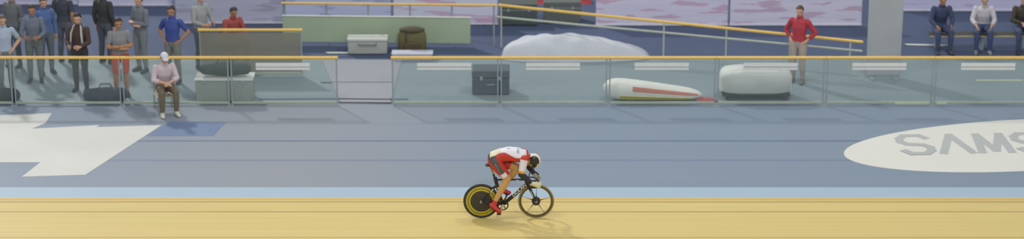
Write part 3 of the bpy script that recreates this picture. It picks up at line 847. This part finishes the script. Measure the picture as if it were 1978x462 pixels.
obj('front_edge', MB().box((w / 2, 0.0, .345), (w, .012, .03)), mat('cream_edge', (204, 190, 140), .5), t)
for x in (.2, w / 2, w - .2): obj('leg', MB().box((x, .18, .164), (.06, .28, .326)), steel, t)
SB = 'people seated on the bench'
def bench_person(px, label, wear, rz, skin, hair):
    p = at(px, 98); person(label, (p.x, a.y + .12, 0), rz, pose_sit('knees' if px % 2 else 'lap'), wear, skin, hair, group=SB)
bench_person(1815, 'bench sitter in dark navy jacket, next to the grey screen', dict(top=(64, 74, 104), top_name='jacket', sleeve=1.9, bottom=(72, 84, 116), shoe=(60, 66, 80)), .1, 1, (44, 40, 38))
bench_person(1897, 'bench sitter in white shirt, between two dark jackets', dict(top=(204, 200, 206), sleeve=1.7, bottom=(70, 84, 122), shoe=(120, 126, 136)), -.1, 0, (60, 50, 44))
bench_person(1972, 'bench sitter in black-brown jacket at the right edge', dict(top=(72, 66, 58), top_name='jacket', sleeve=1.9, bottom=(72, 82, 112), shoe=(60, 62, 70)), .05, 0, (50, 44, 40))
# towel round the brown-jacketed person's neck
tw = MB(); bp = at(158, 176)
tw.tube([(-.13, -.135, 1.16), (-.115, -.13, 1.34), (-.085, -.05, 1.475), (0, .085, 1.50), (.085, -.05, 1.475), (.115, -.13, 1.34), (.13, -.135, 1.12)], .055, 12, lat=None, r2=.014)
tw_o = obj('towel', tw, mat('white_towel', (206, 204, 202), .9, vary=.05, scale=20)); tw_o.location = (bp.x, bp.y, 0); tw_o.rotation_euler = (0, 0, -.2)
tag(tw_o, 'white towel hung round the neck of the person in brown jacket', 'towel')

# ------------------------------------------------------------------ the track bicycle
black = mat('black_carbon', (34, 35, 38), 0.35, vary=0.1)
soft_black = mat('matt_black', (44, 44, 46), 0.6)
silver = mat('silver_alloy', (196, 196, 190), 0.3, 0.5)
white_mark = mat('white_decal', (222, 222, 214), 0.5, vary=0.02)
Rw = 0.335
hubR = V((aty(929.9, 389).x, 0, z0 + Rw + 0.001)); hubF = V((aty(1035.5, 389).x, 0, z0 + Rw + 0.001))
base = V(((hubR.x + hubF.x) / 2, 0, z0))
bike = thing('track_bicycle', 'black track bicycle with yellow-ringed rear disc wheel, ridden by the crouched cyclist', 'bicycle', base)
def bo(name, mb, m, parent=None, **k): return obj(name, mb, m, parent or bike, base, **k)
# rear disc wheel
wr = bo('rear_wheel', MB().lathe_y(hubR, [(0.02, -0.030), (0.16, -0.020), (0.312, -0.011), (0.314, 0.011), (0.16, 0.020), (0.02, 0.030)], 96), mat('brown_black_disc', (58, 54, 48), 0.45))
bo('tyre', MB().lathe_y(hubR, [(0.306, -0.010), (0.318, -0.0125), (0.330, -0.009), (Rw, 0), (0.330, 0.009), (0.318, 0.0125), (0.306, 0.010)], 96), mat('black_tyre_rubber', (50, 49, 48), 0.7), wr)
ylw = mat('yellow_wheel_ring', (192, 178, 52), 0.45); oli = mat('dark_olive_wheel_ring', (112, 104, 36), 0.5)
def wring(r0, r1, m):
    mb = MB()
    for s in (-1, 1):
        def h(r): return s * (0.0205 - (r - .16) / .152 * .0090 + 0.0012)
        mb.lathe_y(hubR, [(r0, h(r0)), (r1, h(r1)), (r1, h(r1) - s * .002), (r0, h(r0) - s * .002)], 96)
    return bo('yellow_ring' if m is ylw else 'olive_ring', mb, m, wr)
wring(0.256, 0.284, ylw); wring(0.234, 0.256, oli); wring(0.205, 0.234, ylw)
bo('hub', MB().lathe_y(hubR, [(0.0, -0.062), (0.018, -0.060), (0.030, -0.032), (0.030, 0.032), (0.018, 0.060), (0.0, 0.062)], 24), silver, wr)
# front wheel
rimm = mat('dark_olive_rim', (92, 78, 44), 0.45, vary=0.08)
wf = bo('front_wheel', MB().lathe_y(hubF, [(0.272, -0.006), (0.285, -0.0095), (0.312, -0.010), (0.318, 0), (0.312, 0.010), (0.285, 0.0095), (0.272, 0.006)], 96), rimm)
bo('tyre', MB().lathe_y(hubF, [(0.313, -0.0095), (0.322, -0.011), (0.331, -0.008), (Rw, 0), (0.331, 0.008), (0.322, 0.011), (0.313, 0.0095)], 96), mat('pale_skinwall_tyre', (150, 140, 96), 0.6), wf)
bo('hub', MB().lathe_y(hubF, [(0.0, -0.050), (0.020, -0.048), (0.040, -0.034), (0.078, -0.024), (0.080, 0.024), (0.040, 0.034), (0.020, 0.048), (0.0, 0.050)], 40), soft_black, wf)
bo('hub_cap', MB().lathe_y(hubF, [(0.0, -0.056), (0.018, -0.055), (0.024, -0.047), (0.0, -0.046)], 24), silver, wf)
for k in range(5):
    a = 2 * math.pi * (k + 0.22) / 5; dv = V((math.cos(a), 0, math.sin(a)))
    bo('spoke', MB().tube([hubF + dv * .06, hubF + dv * .10, hubF + dv * .18, hubF + dv * .28], [.005, .005, .004, .0035], 10, lat=(0, 1, 0), r2=[.020, .010, .0045, .0035], dome=False), mat('smoky_spoke', (96, 96, 94), .4), wf)
# frame
BB = aty(971.5, 394.7); HT = aty(1014.0, 346.5); HB = aty(1019.5, 358.5); SC = aty(957.5, 347.5)
fm = MB()
fm.tube([HT + V((-.004, 0, .012)), HB], [.019, .021], 14, lat=(0, 1, 0), r2=[.024, .026])
fm.tube([BB + V((.01, 0, .008)), BB.lerp(HB, .5) + V((0, 0, .012)), HB + V((-.012, 0, .036))], [.024, .021, .018], 16, lat=(0, 1, 0), r2=[.036, .036, .034])
fm.tube([SC + V((0, 0, .0)), HT + V((-.005, 0, -.006))], [.016, .018], 14, lat=(0, 1, 0), r2=[.017, .019])
st = [aty(956.5, 344), aty(958.5, 352), aty(961.5, 364), aty(966, 380), BB]
fm.tube(st, [.019, .018, .016, .018, .024], 14, lat=(0, 1, 0), r2=[.036, .034, .030, .030, .032])
fm.tube([BB - V((0, .042, 0)), BB + V((0, .042, 0))], .030, 18, dome=False)
frame = bo('frame', fm, black)
for s in (-1, 1):
    y = V((0, s, 0))
    bo('chain_stay', MB().tube([BB + y * .03, BB.lerp(hubR, .45) + y * .052, hubR + y * .056], [.010, .009, .008], 10, lat=(0, 1, 0), r2=[.018, .014, .014]), black, frame)
    ss = bo('seat_stay', MB().tube([aty(961, 357) + y * .018, aty(953, 364) + y * .046, hubR + y * .056], [.008, .008, .007], 10, lat=(0, 1, 0), r2=[.015, .014, .011]), black, frame)
    e = aty(953, 364); g = (hubR - e).normalized()
    bo('decal', MB().tube([e + g * .0 + y * .052, e + g * .085 + y * .057], .004, 8, lat=(0, 1, 0), r2=.009), white_mark, ss)
# lettering on the down tube
dt0, dt1 = BB + V((.01, 0, .008)), HB + V((-.012, 0, .036))
ex = (dt1 - dt0).normalized(); ey = V((-ex.z, 0, ex.x))
tm2 = text_mesh('DOLAN', 0.085, shear=0.15, bold=0.0018, depth=0.001)
org = dt0.lerp(dt1, .665) + V((0, -.0225, .006))
lt2 = place_text('lettering', tm2, white_mark, org, ex, ey, frame, base, sx=1.12, sy=0.98)
tt0 = aty(1000, 347.4) + V((0, -.018, 0))
bo('decal', MB().box(tt0, (.055, .003, .012)), white_mark, frame)
e = aty(962.5, 366); g = (aty(967, 381) - aty(960.5, 359)).normalized()
bo('decal', MB().prism([p + V((0, -.0185, 0)) for p in (e - g * .05 + V((-.012, 0, 0)), e - g * .05 + V((.014, 0, 0)), e + g * .05 + V((.014, 0, 0)), e + g * .05 + V((-.012, 0, 0)))], (0, .003, 0)), white_mark, frame)
# fork
fk = MB()
fk.tube([HB + V((0, 0, .01)), HB + V((.012, 0, -.012))], [.03, .034], 14, lat=(0, 1, 0), r2=[.024, .022])
fork = bo('fork', fk, black)
for s in (-1, 1):
    y = V((0, s, 0)); p0 = HB + V((.006, 0, 0)); 
    bl = bo('fork_blade', MB().tube([p0 + y * .034, p0.lerp(hubF, .5) + y * .046, hubF + y * .054], [.009, .008, .006], 12, lat=(0, 1, 0), r2=[.024, .018, .012]), black, fork)
    d0 = p0.lerp(hubF, .28); d1 = p0.lerp(hubF, .68)
    bo('decal', MB().tube([d0 + y * .050, d1 + y * .057], .003, 8, lat=(0, 1, 0), r2=.006), white_mark, bl)
# seatpost and saddle
sp0, sp1 = aty(957, 348), aty(947.5, 321)
post = bo('seatpost', MB().tube([sp0, sp1], [.012, .011], 12, lat=(0, 1, 0), r2=[.020, .017]), black)
bo('decal', MB().tube([sp0.lerp(sp1, .45) + V((0, -.0115, 0)), sp0.lerp(sp1, .85) + V((0, -.0105, 0))], .003, 8, lat=(0, 1, 0), r2=.011), mat('yellow_white_decal', (206, 190, 110), .5), post)
sa0 = aty(937.5, 317.5); Ls = .27
sd_rings = []
for u, hw, th in ((0, .05, .012), (.06, .066, .022), (.25, .064, .024), (.5, .034, .022), (.8, .022, .020), (.97, .019, .016), (1, .008, .006)):
    c = sa0 + V((u * Ls, 0, -.018 + .012 * abs(u - .5)))
    sd_rings.append([c + V((0, hw * math.cos(q), th * math.sin(q))) for q in [2 * math.pi * i / 16 for i in range(16)]])
saddle = bo('saddle', MB().loft(sd_rings), soft_black, angle=60)
mb = MB()
for s in (-1, 1): mb.tube([sa0 + V((.05, s * .022, -.035)), sa0 + V((.09, s * .022, -.055)), sa0 + V((.17, s * .022, -.055)), sa0 + V((.22, s * .012, -.03))], .0035, 8)
bo('saddle_rail', mb, silver, saddle)
# transmission
CR = BB + V((0, -.048, 0))
ch = MB()
ch.lathe_y(CR, [(.082, -.002), (.101, -.002), (.101, .002), (.082, .002)], 52)
for k in range(5):
    a = 2 * math.pi * k / 5 + .3
    ch.tube([CR, CR + V((math.cos(a), 0, math.sin(a))) * .086], [.012, .008], 8, lat=(0, 1, 0), r2=None, dome=False)
cring = bo('chainring', ch, mat('dark_chainring', (40, 40, 42), .4, .3))
NP = aty(964.0, 413.2, -.125); cdir = (V((NP.x, 0, NP.z)) - V((BB.x, 0, BB.z))).normalized()
def crank(s):
    q = cdir if s < 0 else -cdir
    c0_ = BB + V((0, s * .066, 0)); c1_ = c0_ + q * .168 + V((0, s * .012, 0))
    c = bo('crank', MB().tube([c0_, c0_.lerp(c1_, .5), c1_], [.010, .008, .009], 12, lat=(0, 1, 0), r2=[.020, .013, .015]), silver if s < 0 else black)
    bo('pedal', MB().box(c1_ + V((0, s * .05, 0)), (.08, .055, .016)).tube([c1_, c1_ + V((0, s * .08, 0))], .007, 8), soft_black, c)
    return c1_ + V((0, s * .05, 0))
PN, PF = crank(-1), crank(1)
bo('crank_bolt', MB().lathe_y(BB + V((0, -.078, 0)), [(0, -.006), (.022, -.004), (.026, .004), (0, .006)], 20), silver, cring)
cn = MB(); rc_ = .030; hr = hubR + V((0, -.048, 0))
for s in (-1, 1): cn.tube([hr + V((0, 0, s * rc_)), CR + V((0, 0, s * .1))], .0055, 8, dome=False)
def arc(c, r, a0, a1, n): return [c + V((math.cos(a0 + (a1 - a0) * i / n), 0, math.sin(a0 + (a1 - a0) * i / n))) * r for i in range(n + 1)]
cn.tube(arc(CR, .1, -math.pi / 2, math.pi / 2, 24), .0055, 8, dome=False); cn.tube(arc(hr, rc_, math.pi / 2, 3 * math.pi / 2, 14), .0055, 8, dome=False)
bo('chain', cn, mat('dark_chain', (70, 68, 62), .4, .5))
bo('sprocket', MB().lathe_y(hr, [(0, -.003), (.029, -.003), (.029, .003), (0, .003)], 28), silver)
# handlebar and stem
def bar_pts(s):
    raw = [(1021.5, 341.5, 0), (1022, 342.3, -.06), (1024, 342.5, -.12), (1029.5, 342.5, -.165), (1035.5, 345.5, -.182), (1039.8, 349.5, -.188), (1041.6, 355, -.19), (1039.8, 360, -.19), (1035, 362.6, -.19), (1027, 363.2, -.19)]
    out = []
    for x, y, Y in raw:
        p = aty(x, y, Y); out.append(V((p.x, -s * p.y, p.z)))
    return out
def smooth_path(P, n=6):
    out = []
    for i in range(len(P) - 1):
        p0 = P[max(i - 1, 0)]; p1 = P[i]; p2 = P[i + 1]; p3 = P[min(i + 2, len(P) - 1)]
        for k in range(n):
            t = k / n
            out.append(.5 * ((2 * p1) + (p2 - p0) * t + (2 * p0 - 5 * p1 + 4 * p2 - p3) * t * t + (3 * p1 - p0 - 3 * p2 + p3) * t ** 3))
    return out + [P[-1]]
near_bar = smooth_path(bar_pts(-1)); far_bar = smooth_path(bar_pts(1))
hb = bo('handlebar', MB().tube(list(reversed(near_bar)) + far_bar[1:], .0125, 12), black)
stem = bo('stem', MB().tube([HT + V((.0, 0, .03)), HT + V((.012, 0, .045)), near_bar[0]], [.018, .017, .019], 14, lat=(0, 1, 0)), mat('pale_grey_stem', (150, 152, 150), .4))
for s, pts in ((-1, near_bar), (1, far_bar)):
    bo('grip', MB().tube(pts[-12:], .0150, 12), soft_black, hb)

# ------------------------------------------------------------------ the rider
def mir(p, Y): return V((p.x, Y, p.z))
J = {}
def jp(n, x, y, Y): J[n] = aty(x, y, Y)
jp('pelvis', 956, 305.5, 0); jp('lumbar', 968, 300.5, 0); jp('mid', 983, 297.5, 0); jp('chest', 999, 299, 0); jp('shoulders', 1011, 302, 0); jp('neck', 1018, 304.5, 0)
jp('hipa', 956, 313, -.085); jp('kneea', 980.5, 344, -.095); jp('anklea', 955.5, 391, -.118); jp('heela', 949.5, 396, -.12); jp('toea', 966, 409.5, -.125)
jp('hipb', 958, 307, .085); jp('kneeb', 999, 324, .10); jp('ankleb', 971, 361, .118); jp('heelb', 964.5, 365, .12); jp('toeb', 984, 372.5, .125)
jp('sha', 1013.0, 307, -.165); jp('ela', 1006.5, 337, -.225); jp('wra', 1027, 354.5, -.205)
jp('shb', 1013, 295, .165); jp('elb', 1019, 318.5, .235); jp('wrb', 1032.5, 336.5, .205)
head_c = aty(1030.0, 311.3, 0)
hup = V((.86, 0, -.02)).normalized(); hfw = V((.06, 0, -1)); hfw = (hfw - hup * hfw.dot(hup)).normalized()
rd = thing('person', 'track cyclist crouched low in red and white skinsuit and black-white helmet, gripping the drops', 'person', base)
mb = MB(); bones = []
sp = [J[k] for k in ('pelvis', 'lumbar', 'mid', 'chest', 'shoulders', 'neck')]
mb.tube([sp[0] + V((-.035, 0, -.05))] + sp, [.12, .165, .152, .165, .190, .178, .075], 24, lat=(0, 1, 0), r2=[.085, .128, .122, .128, .124, .100, .068])
mb.ellipsoid(J['pelvis'] + V((-.03, -.075, -.02)), (.10, .085, .115)); mb.ellipsoid(J['pelvis'] + V((-.03, .075, -.02)), (.10, .085, .115))
bones += [('hips', sp[0], sp[1], .15, .15)] + [('torso', sp[i], sp[i + 1], .15, .15) for i in range(1, 4)] + [('torso', sp[4], sp[4].lerp(sp[5], .4), .13, .09)]
mb.tube([sp[5] - V((.05, 0, 0)), head_c - hup * .04], [.064, .058], 14)
bones.append(('neck', sp[5].lerp(head_c, .05), sp[5].lerp(head_c, .45), .062, .058))
l, f, u = add_head(mb, head_c, hup, hfw, 1.0)
bones.append(('head', head_c - u * .04, head_c + u * .03, .09, .10))
for k, s in (('a', -1), ('b', 1)):
    mb.ellipsoid(J['sh' + k], (.062, .058, .062))
    mb.tube([J['sh' + k], J['sh' + k].lerp(J['el' + k], .45), J['el' + k]], [.068, .064, .050], 14)
    mb.tube([J['el' + k], J['el' + k].lerp(J['wr' + k], .35), J['wr' + k]], [.050, .052, .033], 14)
    bones += [('uparm' + k, J['sh' + k], J['el' + k], .060, .043), ('forearm' + k, J['el' + k], J['wr' + k], .043, .028)]
    mb.tube([J['hip' + k], J['hip' + k].lerp(J['knee' + k], .4), J['knee' + k]], [.116, .110, .072], 16)
    mb.ellipsoid(J['knee' + k], (.070, .062, .070))
    mb.tube([J['knee' + k], J['knee' + k].lerp(J['ankle' + k], .32), J['knee' + k].lerp(J['ankle' + k], .7), J['ankle' + k]], [.066, .074, .054, .042], 14)
    ft = (J['toe' + k] - J['heel' + k])
    mb.tube([J['heel' + k], J['heel' + k].lerp(J['toe' + k], .5), J['toe' + k]], [.034, .040, .032], 12, lat=(0, 1, 0), r2=[.038, .038, .026])
    mb.tube([J['ankle' + k], J['heel' + k].lerp(J['toe' + k], .3)], [.038, .036], 12)
    bones += [('thigh' + k, J['hip' + k], J['knee' + k], .105, .062), ('calf' + k, J['knee' + k], J['ankle' + k], .060, .037), ('foot' + k, J['heel' + k], J['toe' + k], .042, .036)]
# hands: palm on the drop, fingers curled round it, thumb the other way
def grip_hand(mb, wrist, pts, s):
    g0, g1 = pts[-9], pts[-22]
    axis_c = pts[-15]; ax = (pts[-20] - pts[-9]).normalized()
    e1 = V((0, s, 0)); e1 = (e1 - ax * e1.dot(ax)).normalized(); e2 = ax.cross(e1).normalized()
    if e2.dot(V((-.3, 0, 1))) < 0: e2 = -e2
    pal = axis_c + e2 * .020 + e1 * .028
    kn = axis_c + e1 * .036 + ax * .0
    mb.tube([V(wrist), V(wrist).lerp(pal, .55), pal + ax * .004], [.028, .036, .042], 12, lat=tuple(ax), r2=[.026, .024, .022])
    mb.ellipsoid(axis_c + e1 * .030 + e2 * .012, (.040, .022, .036))
    rr = .027
    for i, ln in enumerate((1.0, 1.08, 1.04, .9)):
        c = axis_c + ax * (.034 - .023 * i)
        arc_ = [c + (e1 * math.cos(q) + e2 * math.sin(q)) * (rr if q > -1 else rr - .002) for q in [.6, .15, -.35, -.9 * ln, -1.5 * ln, -2.2 * ln, -2.9 * ln]]
        arc_[0] = pal + ax * (.030 - .020 * i)
        mb.tube(arc_, [.0115, .0115, .011, .0105, .010, .0095, .0085], 8)
    t0 = pal + ax * .030 - e1 * .01
    mb.tube([t0, axis_c + ax * .052 + e2 * .024 - e1 * .006, axis_c + ax * .056 - e1 * .024 + e2 * .012, axis_c + ax * .054 - e1 * .027 - e2 * .012], [.015, .0125, .0115, .009], 8)
    return axis_c
hm = {}
for k, s, pts in (('a', -1, near_bar), ('b', 1, far_bar)):
    h = MB(); hm[k] = grip_hand(h, J['wr' + k], pts, s)
    mb.v += []; b_ = len(mb.v); mb.v += h.v; mb.f += [tuple(i + b_ for i in q) for q in h.f]; mb.m += h.m
    bones.append(('hand' + k, J['wr' + k].lerp(hm[k], .25), hm[k], .03, .045))
me = remesh(mb, .0052, 5)
co, no, fc, fn = mesh_arrays(me)
idx, tt = classify(fc, bones); nm = np.array([b[0] for b in bones])[idx]
H = np.array(head_c); L_, F_, U_ = np.array(l), np.array(f), np.array(u)
hl, hf, hu = (fc - H) @ L_, (fc - H) @ F_, (fc - H) @ U_
mi = np.zeros(len(fc), int)
for s in (-1, 1): mi[(np.abs(hl - s * .032) < .013) & (np.abs(hu - .004) < .007) & (hf > .05) & (nm == 'head')] = 1
mi[(np.abs(hl) < .024) & (np.abs(hu + .068) < .006) & (hf > .05)] = 2
bm2 = MB(); bm2.v = [V(p) for p in co]; bm2.f = [tuple(p.vertices) for p in me.polygons]; bm2.m = [int(x) for x in mi]
tan = mat('cyclist_skin', (204, 162, 106), .5, vary=.04)
obj('body', bm2, [tan, EYE, LIP], rd, base, angle=80)
# garments are cut in world space, then carried by the rider's base point
def wear(name, mask, off, mats, mi_=None, parent=None):
    o = garment(name, me, mask, off, mats, rd, mi_)
    if o is None: return None
    for v in o.data.vertices: v.co -= base
    if parent is not None: o.parent = parent
    return o
red = mat('suit_red', (198, 58, 44), .6, vary=.05, scale=10); shade_red = mat('suit_shade_red', (150, 36, 40), .6)
swhite = mat('suit_white', (228, 226, 236), .6, vary=.02); sgrey = mat('suit_charcoal', (84, 80, 84), .6); cuff = mat('suit_gold_band', (226, 164, 52), .6)
X, Yc, Z = fc[:, 0], fc[:, 1], fc[:, 2]
def curve(pts):
    q = [aty(x, y, -.12) for x, y in pts]
    return np.interp(X, [p.x for p in q], [p.z for p in q])
zw = curve([(946, 302), (958, 300), (966, 296.5), (974, 295), (981, 296.5), (988, 300), (996, 303), (1008, 304), (1020, 303)])
is_th = np.char.startswith(nm, 'thigh'); is_up = np.char.startswith(nm, 'uparm'); is_fo = np.char.startswith(nm, 'forearm')
torso = (nm == 'torso') | (nm == 'hips') | ((nm == 'neck') & (tt < .45))
suit = torso | ((nm == 'thigha') & (tt < .86)) | ((nm == 'thighb') & (tt < .66)) | (is_up & (tt < .80))
sm_ = np.zeros(len(fc), int)                      # 0 red, 1 white, 2 charcoal, 3 gold, 4 red darkened as painted shade
sm_[torso & (Z > zw) & (X > aty(960, 300).x)] = 1
x_neck = aty(1016.5, 300).x
sm_[torso & (X > x_neck)] = 0
# charcoal stripe from hip down the outer thigh, widening white panel at the hem
for k, s in (('a', -1), ('b', 1)):
    top = aty(953, 304, -.15); bot = J['knee' + k]
    a2, b2 = np.array([J['hip' + k].x - .01, J['hip' + k].z + .06]), np.array([J['knee' + k].x - .02, J['knee' + k].z + .02])
    dd = (b2 - a2) / np.linalg.norm(b2 - a2); pp = np.stack([X, Z], 1) - a2
    along = pp @ dd; across = pp @ np.array([-dd[1], dd[0]])
    side = (s * Yc > .03) & (nm != 'torso') & ((nm == 'hips') | (nm == 'thigh' + k))
    sm_[side & (np.abs(across + .012) < .045 + .03 * np.clip((.10 - along) / .15, 0, 1)) & (along > -.22)] = 2
    sm_[side & (np.abs(across + .012) < .055) & (along > .30)] = 1
sm_[is_up] = np.where(tt[is_up] < .06, 0, 1)
sm_[torso & (Z < J['chest'].z - .075) & (X > aty(972, 320).x)] = 4  # shade under the torso, put into the suit as a darker red
suit_o = wear('skinsuit', suit, .006, [red, swhite, sgrey, cuff, shade_red], sm_)
for k in 'ab': wear('gold_cuff', (nm == 'uparm' + k) & (tt >= .79) & (tt < .93), .010, cuff, parent=suit_o)
wear('collar', (nm == 'neck') & (tt < .5), .009, mat('collar_orange', (214, 110, 44), .6), parent=suit_o)
navy = mat('arm_warmer_black', (46, 46, 54), .7)
for k in 'ab':
    wear('arm_warmer', ((nm == 'uparm' + k) & (tt >= .92)) | ((nm == 'forearm' + k) & (tt < .93)), .006, navy)
wear('glove', (nm == 'handa') | ((nm == 'forearma') & (tt >= .93)), .009, mat('cream_glove', (214, 210, 178), .7, vary=.05))
wear('glove', (nm == 'handb') | ((nm == 'forearmb') & (tt >= .93)), .009, mat('pale_grey_glove', (176, 180, 178), .7, vary=.05))
shoe_m = mat('red_shoe', (204, 62, 62), .45, vary=.06)
for k in 'ab':
    s_ = wear('shoe', (nm == 'foot' + k) | ((nm == 'calf' + k) & (tt > .93)), .007, shoe_m)
    hv = (J['toe' + k] - J['heel' + k]).normalized(); dn = V((hv.z, 0, -hv.x)) if hv.x > 0 else V((-hv.z, 0, hv.x))
    bo_s = obj('sole', MB().tube([J['heel' + k] + dn * .040, J['heel' + k].lerp(J['toe' + k], .5) + dn * .046, J['toe' + k] + dn * .034 + hv * .01], [.028, .036, .030], 12, lat=(0, 1, 0), r2=.006), mat('dark_red_sole', (120, 40, 44), .5), s_, base)
# number sheet on the lower back
bib = (Z > curve([(944, 309), (951, 304.5), (958, 300.5), (963, 297.5), (968, 294)])) & (X > aty(947, 305).x) & (X < aty(967, 292).x) & (np.abs(Yc) < .125) & ((nm == 'hips') | (nm == 'torso'))
wear('race_number', bib, .011, mat('cream_number_sheet', (224, 220, 190), .7, vary=.07, scale=22))
# marks on the suit: laid on the cloth by finding the body surface under them
from mathutils.bvhtree import BVHTree
bvh = BVHTree.FromPolygons([V(p) for p in co], [tuple(p.vertices) for p in me.polygons])
def mark(name, pts, wd, m, lift=.0085):
    path = []
    for x, y in pts:
        o_ = CAM; d_ = ray(x, y).normalized()
        hit = bvh.ray_cast(o_, d_)
        if hit[0] is None: return
        path.append(hit[0] + hit[1] * lift)
    obj(name, MB().tube(path, wd, 6, r2=.0015), m, suit_o, base)
pale_red = mat('pale_red_lettering', (222, 150, 140), .6); dmark = mat('dark_grey_mark', (70, 72, 84), .6); lmark = mat('pale_grey_lettering', (204, 204, 204), .6)
for i, x in enumerate((972.5, 975.8, 979, 982.2, 985.4, 988.6, 991.6, 994.6)):
    y = 309.0 + .12 * i * (-1 if i < 4 else 0) + (.25 * (i - 4) if i > 4 else 0)
    mark('chest_mark', [(x - .7, y + 1.1), (x - .2, y - 1.0)], .004, pale_red)
    if i % 2 == 0: mark('chest_mark', [(x - .4, y), (x + 1.3, y - .1), (x + 1.5, y + 1)], .004, pale_red)
for pts in ([(998.5, 288.5), (1000.6, 287.2), (1001.6, 289.5), (1000.6, 291.5)], [(999.6, 291), (998.8, 294), (1000.2, 296.6)], [(1001.6, 291.2), (1002.6, 294), (1002.6, 297.6)]): mark('back_emblem', pts, .007, dmark)
for pts in ([(979, 287.6), (982, 286.4), (984.6, 287.4)], [(981, 289), (984, 287.4)]): mark('back_mark', pts, .005, mat('slate_mark', (130, 134, 150), .6))
for i in range(6):
    x, y = 957.0 + i * 2.0, 318.0 + i * 3.6
    mark('hip_mark', [(x - 1.6, y + .4), (x + 1.4, y - .6)], .0095, lmark); mark('hip_mark', [(x - 1.2, y + 2.1), (x + 2.0, y + 1.3)], .008, lmark)
# helmet
hM = Matrix((l, f, u)).transposed(); hc = head_c + u * .012 - f * .006
hel = MB(); rad = (.100, .138, .132); nu, nv = 120, 40
vs_, fs_, ms_ = [], [], []
for j in range(nv + 1):
    a = math.pi * .68 * j / nv; a = max(a, .03)
    for i in range(nu):
        t_ = 2 * math.pi * i / nu
        p = V((rad[0] * math.sin(a) * math.cos(t_), rad[1] * math.sin(a) * math.sin(t_) * (1.12 if math.sin(t_) < 0 else 1.0), rad[2] * math.cos(a)))
        vs_.append(p)
for j in range(nv):
    for i in range(nu):
        k2 = (i + 1) % nu; q = (j * nu + i, (j + 1) * nu + i, (j + 1) * nu + k2, j * nu + k2)
        c = sum((vs_[z] for z in q), V()) / 4
        if c.y > .04 and c.z < -.0: continue
        fs_.append(q); ax_ = abs(c.x)
        ms_.append(0 if ax_ < .016 else 1 if ax_ < .067 else 2)
fs_.append(tuple(range(nu))); ms_.append(0)
hel.v = [hc + hM @ p for p in vs_]; hel.f = fs_; hel.m = ms_
hlm = obj('helmet', hel, [mat('helmet_grey', (96, 98, 98), .3), mat('helmet_white', (226, 222, 212), .25, vary=.02), mat('helmet_black', (42, 42, 42), .3)], rd, base, angle=60)
sol = hlm.modifiers.new('shell', 'SOLIDIFY'); sol.thickness = .012; sol.offset = -1
for s in (-1, 1):
    obj('vent', MB().ellipsoid(hc + hM @ V((s * .078, .045, .062)), (.008, .022, .012), M=hM), mat('helmet_pale_vent', (206, 204, 196), .4), hlm, base)
    obj('strap', MB().tube([hc + hM @ V((s * .088, .02, -.03)), hc + hM @ V((s * .070, .05, -.10)), hc + hM @ V((s * .02, .085, -.135))], .006, 8, lat=(1, 0, 0), r2=.003), soft_black, hlm, base)
vis = MB(); rings = []
for i in range(21):
    t_ = math.pi * (.12 + .76 * i / 20)
    rings.append([hc + hM @ V((.1 * k_ * math.cos(t_), .141 * k_ * math.sin(t_), z_)) for k_, z_ in ((1.0, .03), (.985, -.03), (.965, -.03), (.98, .03))])
vis.loft(rings); obj('visor', vis, mat('dark_visor', (36, 36, 38), .12), hlm, base, angle=60)

# ------------------------------------------------------------------ lights, world, camera
w = bpy.data.worlds.new('hall'); scn.world = w; w.use_nodes = True
bg = w.node_tree.nodes['Background']; bg.inputs[0].default_value = lin((236, 238, 240)); bg.inputs[1].default_value = 0.52
def lamp(name, loc, target, power, size, col=(1, 1, 1)):
    l = bpy.data.lights.new(name, 'AREA'); l.energy = power; l.size = size; l.color = col
    o = bpy.data.objects.new(name, l); COL.objects.link(o); o.location = loc
    o.rotation_euler = (V(target) - V(loc)).to_track_quat('-Z', 'Y').to_euler()
    return o
kd = V((-.50, .80, .67)).normalized()
lamp('floodlight_bank', V((0, 2, 0)) + kd * 60, (0, 3, 0), 15500, 3.4, (1, .98, .93))
lamp('camera_side_fill', (6, -40, 26), (0, 2, 0), 4800, 3.0, (1, .99, .96))  # unseen fill, added to brighten the rider's near side
lamp('roof_lamp', (-6, -4, 19), (-4, 3, 0), 900, 2.5, (1, .98, .94))
lamp('roof_lamp', (8, 4, 19), (5, 5, 0), 900, 2.5, (1, .98, .94))

cd = bpy.data.cameras.new('camera'); cam = bpy.data.objects.new('camera', cd); COL.objects.link(cam)
cam.location = CAM; cam.rotation_euler = (math.pi / 2 - PITCH, 0, 0)
cd.sensor_width = 36; cd.lens = 36 * F_PX / W_PX; cd.clip_end = 300
cd.dof.use_dof = True; cd.dof.focus_distance = DIST; cd.dof.aperture_fstop = cd.lens / 1000 / 0.16
scn.camera = cam
vs = scn.view_settings
vs.view_transform = 'Standard'; vs.look = 'None'; vs.exposure = -0.12; vs.gamma = 1.0; vs.use_curve_mapping = False
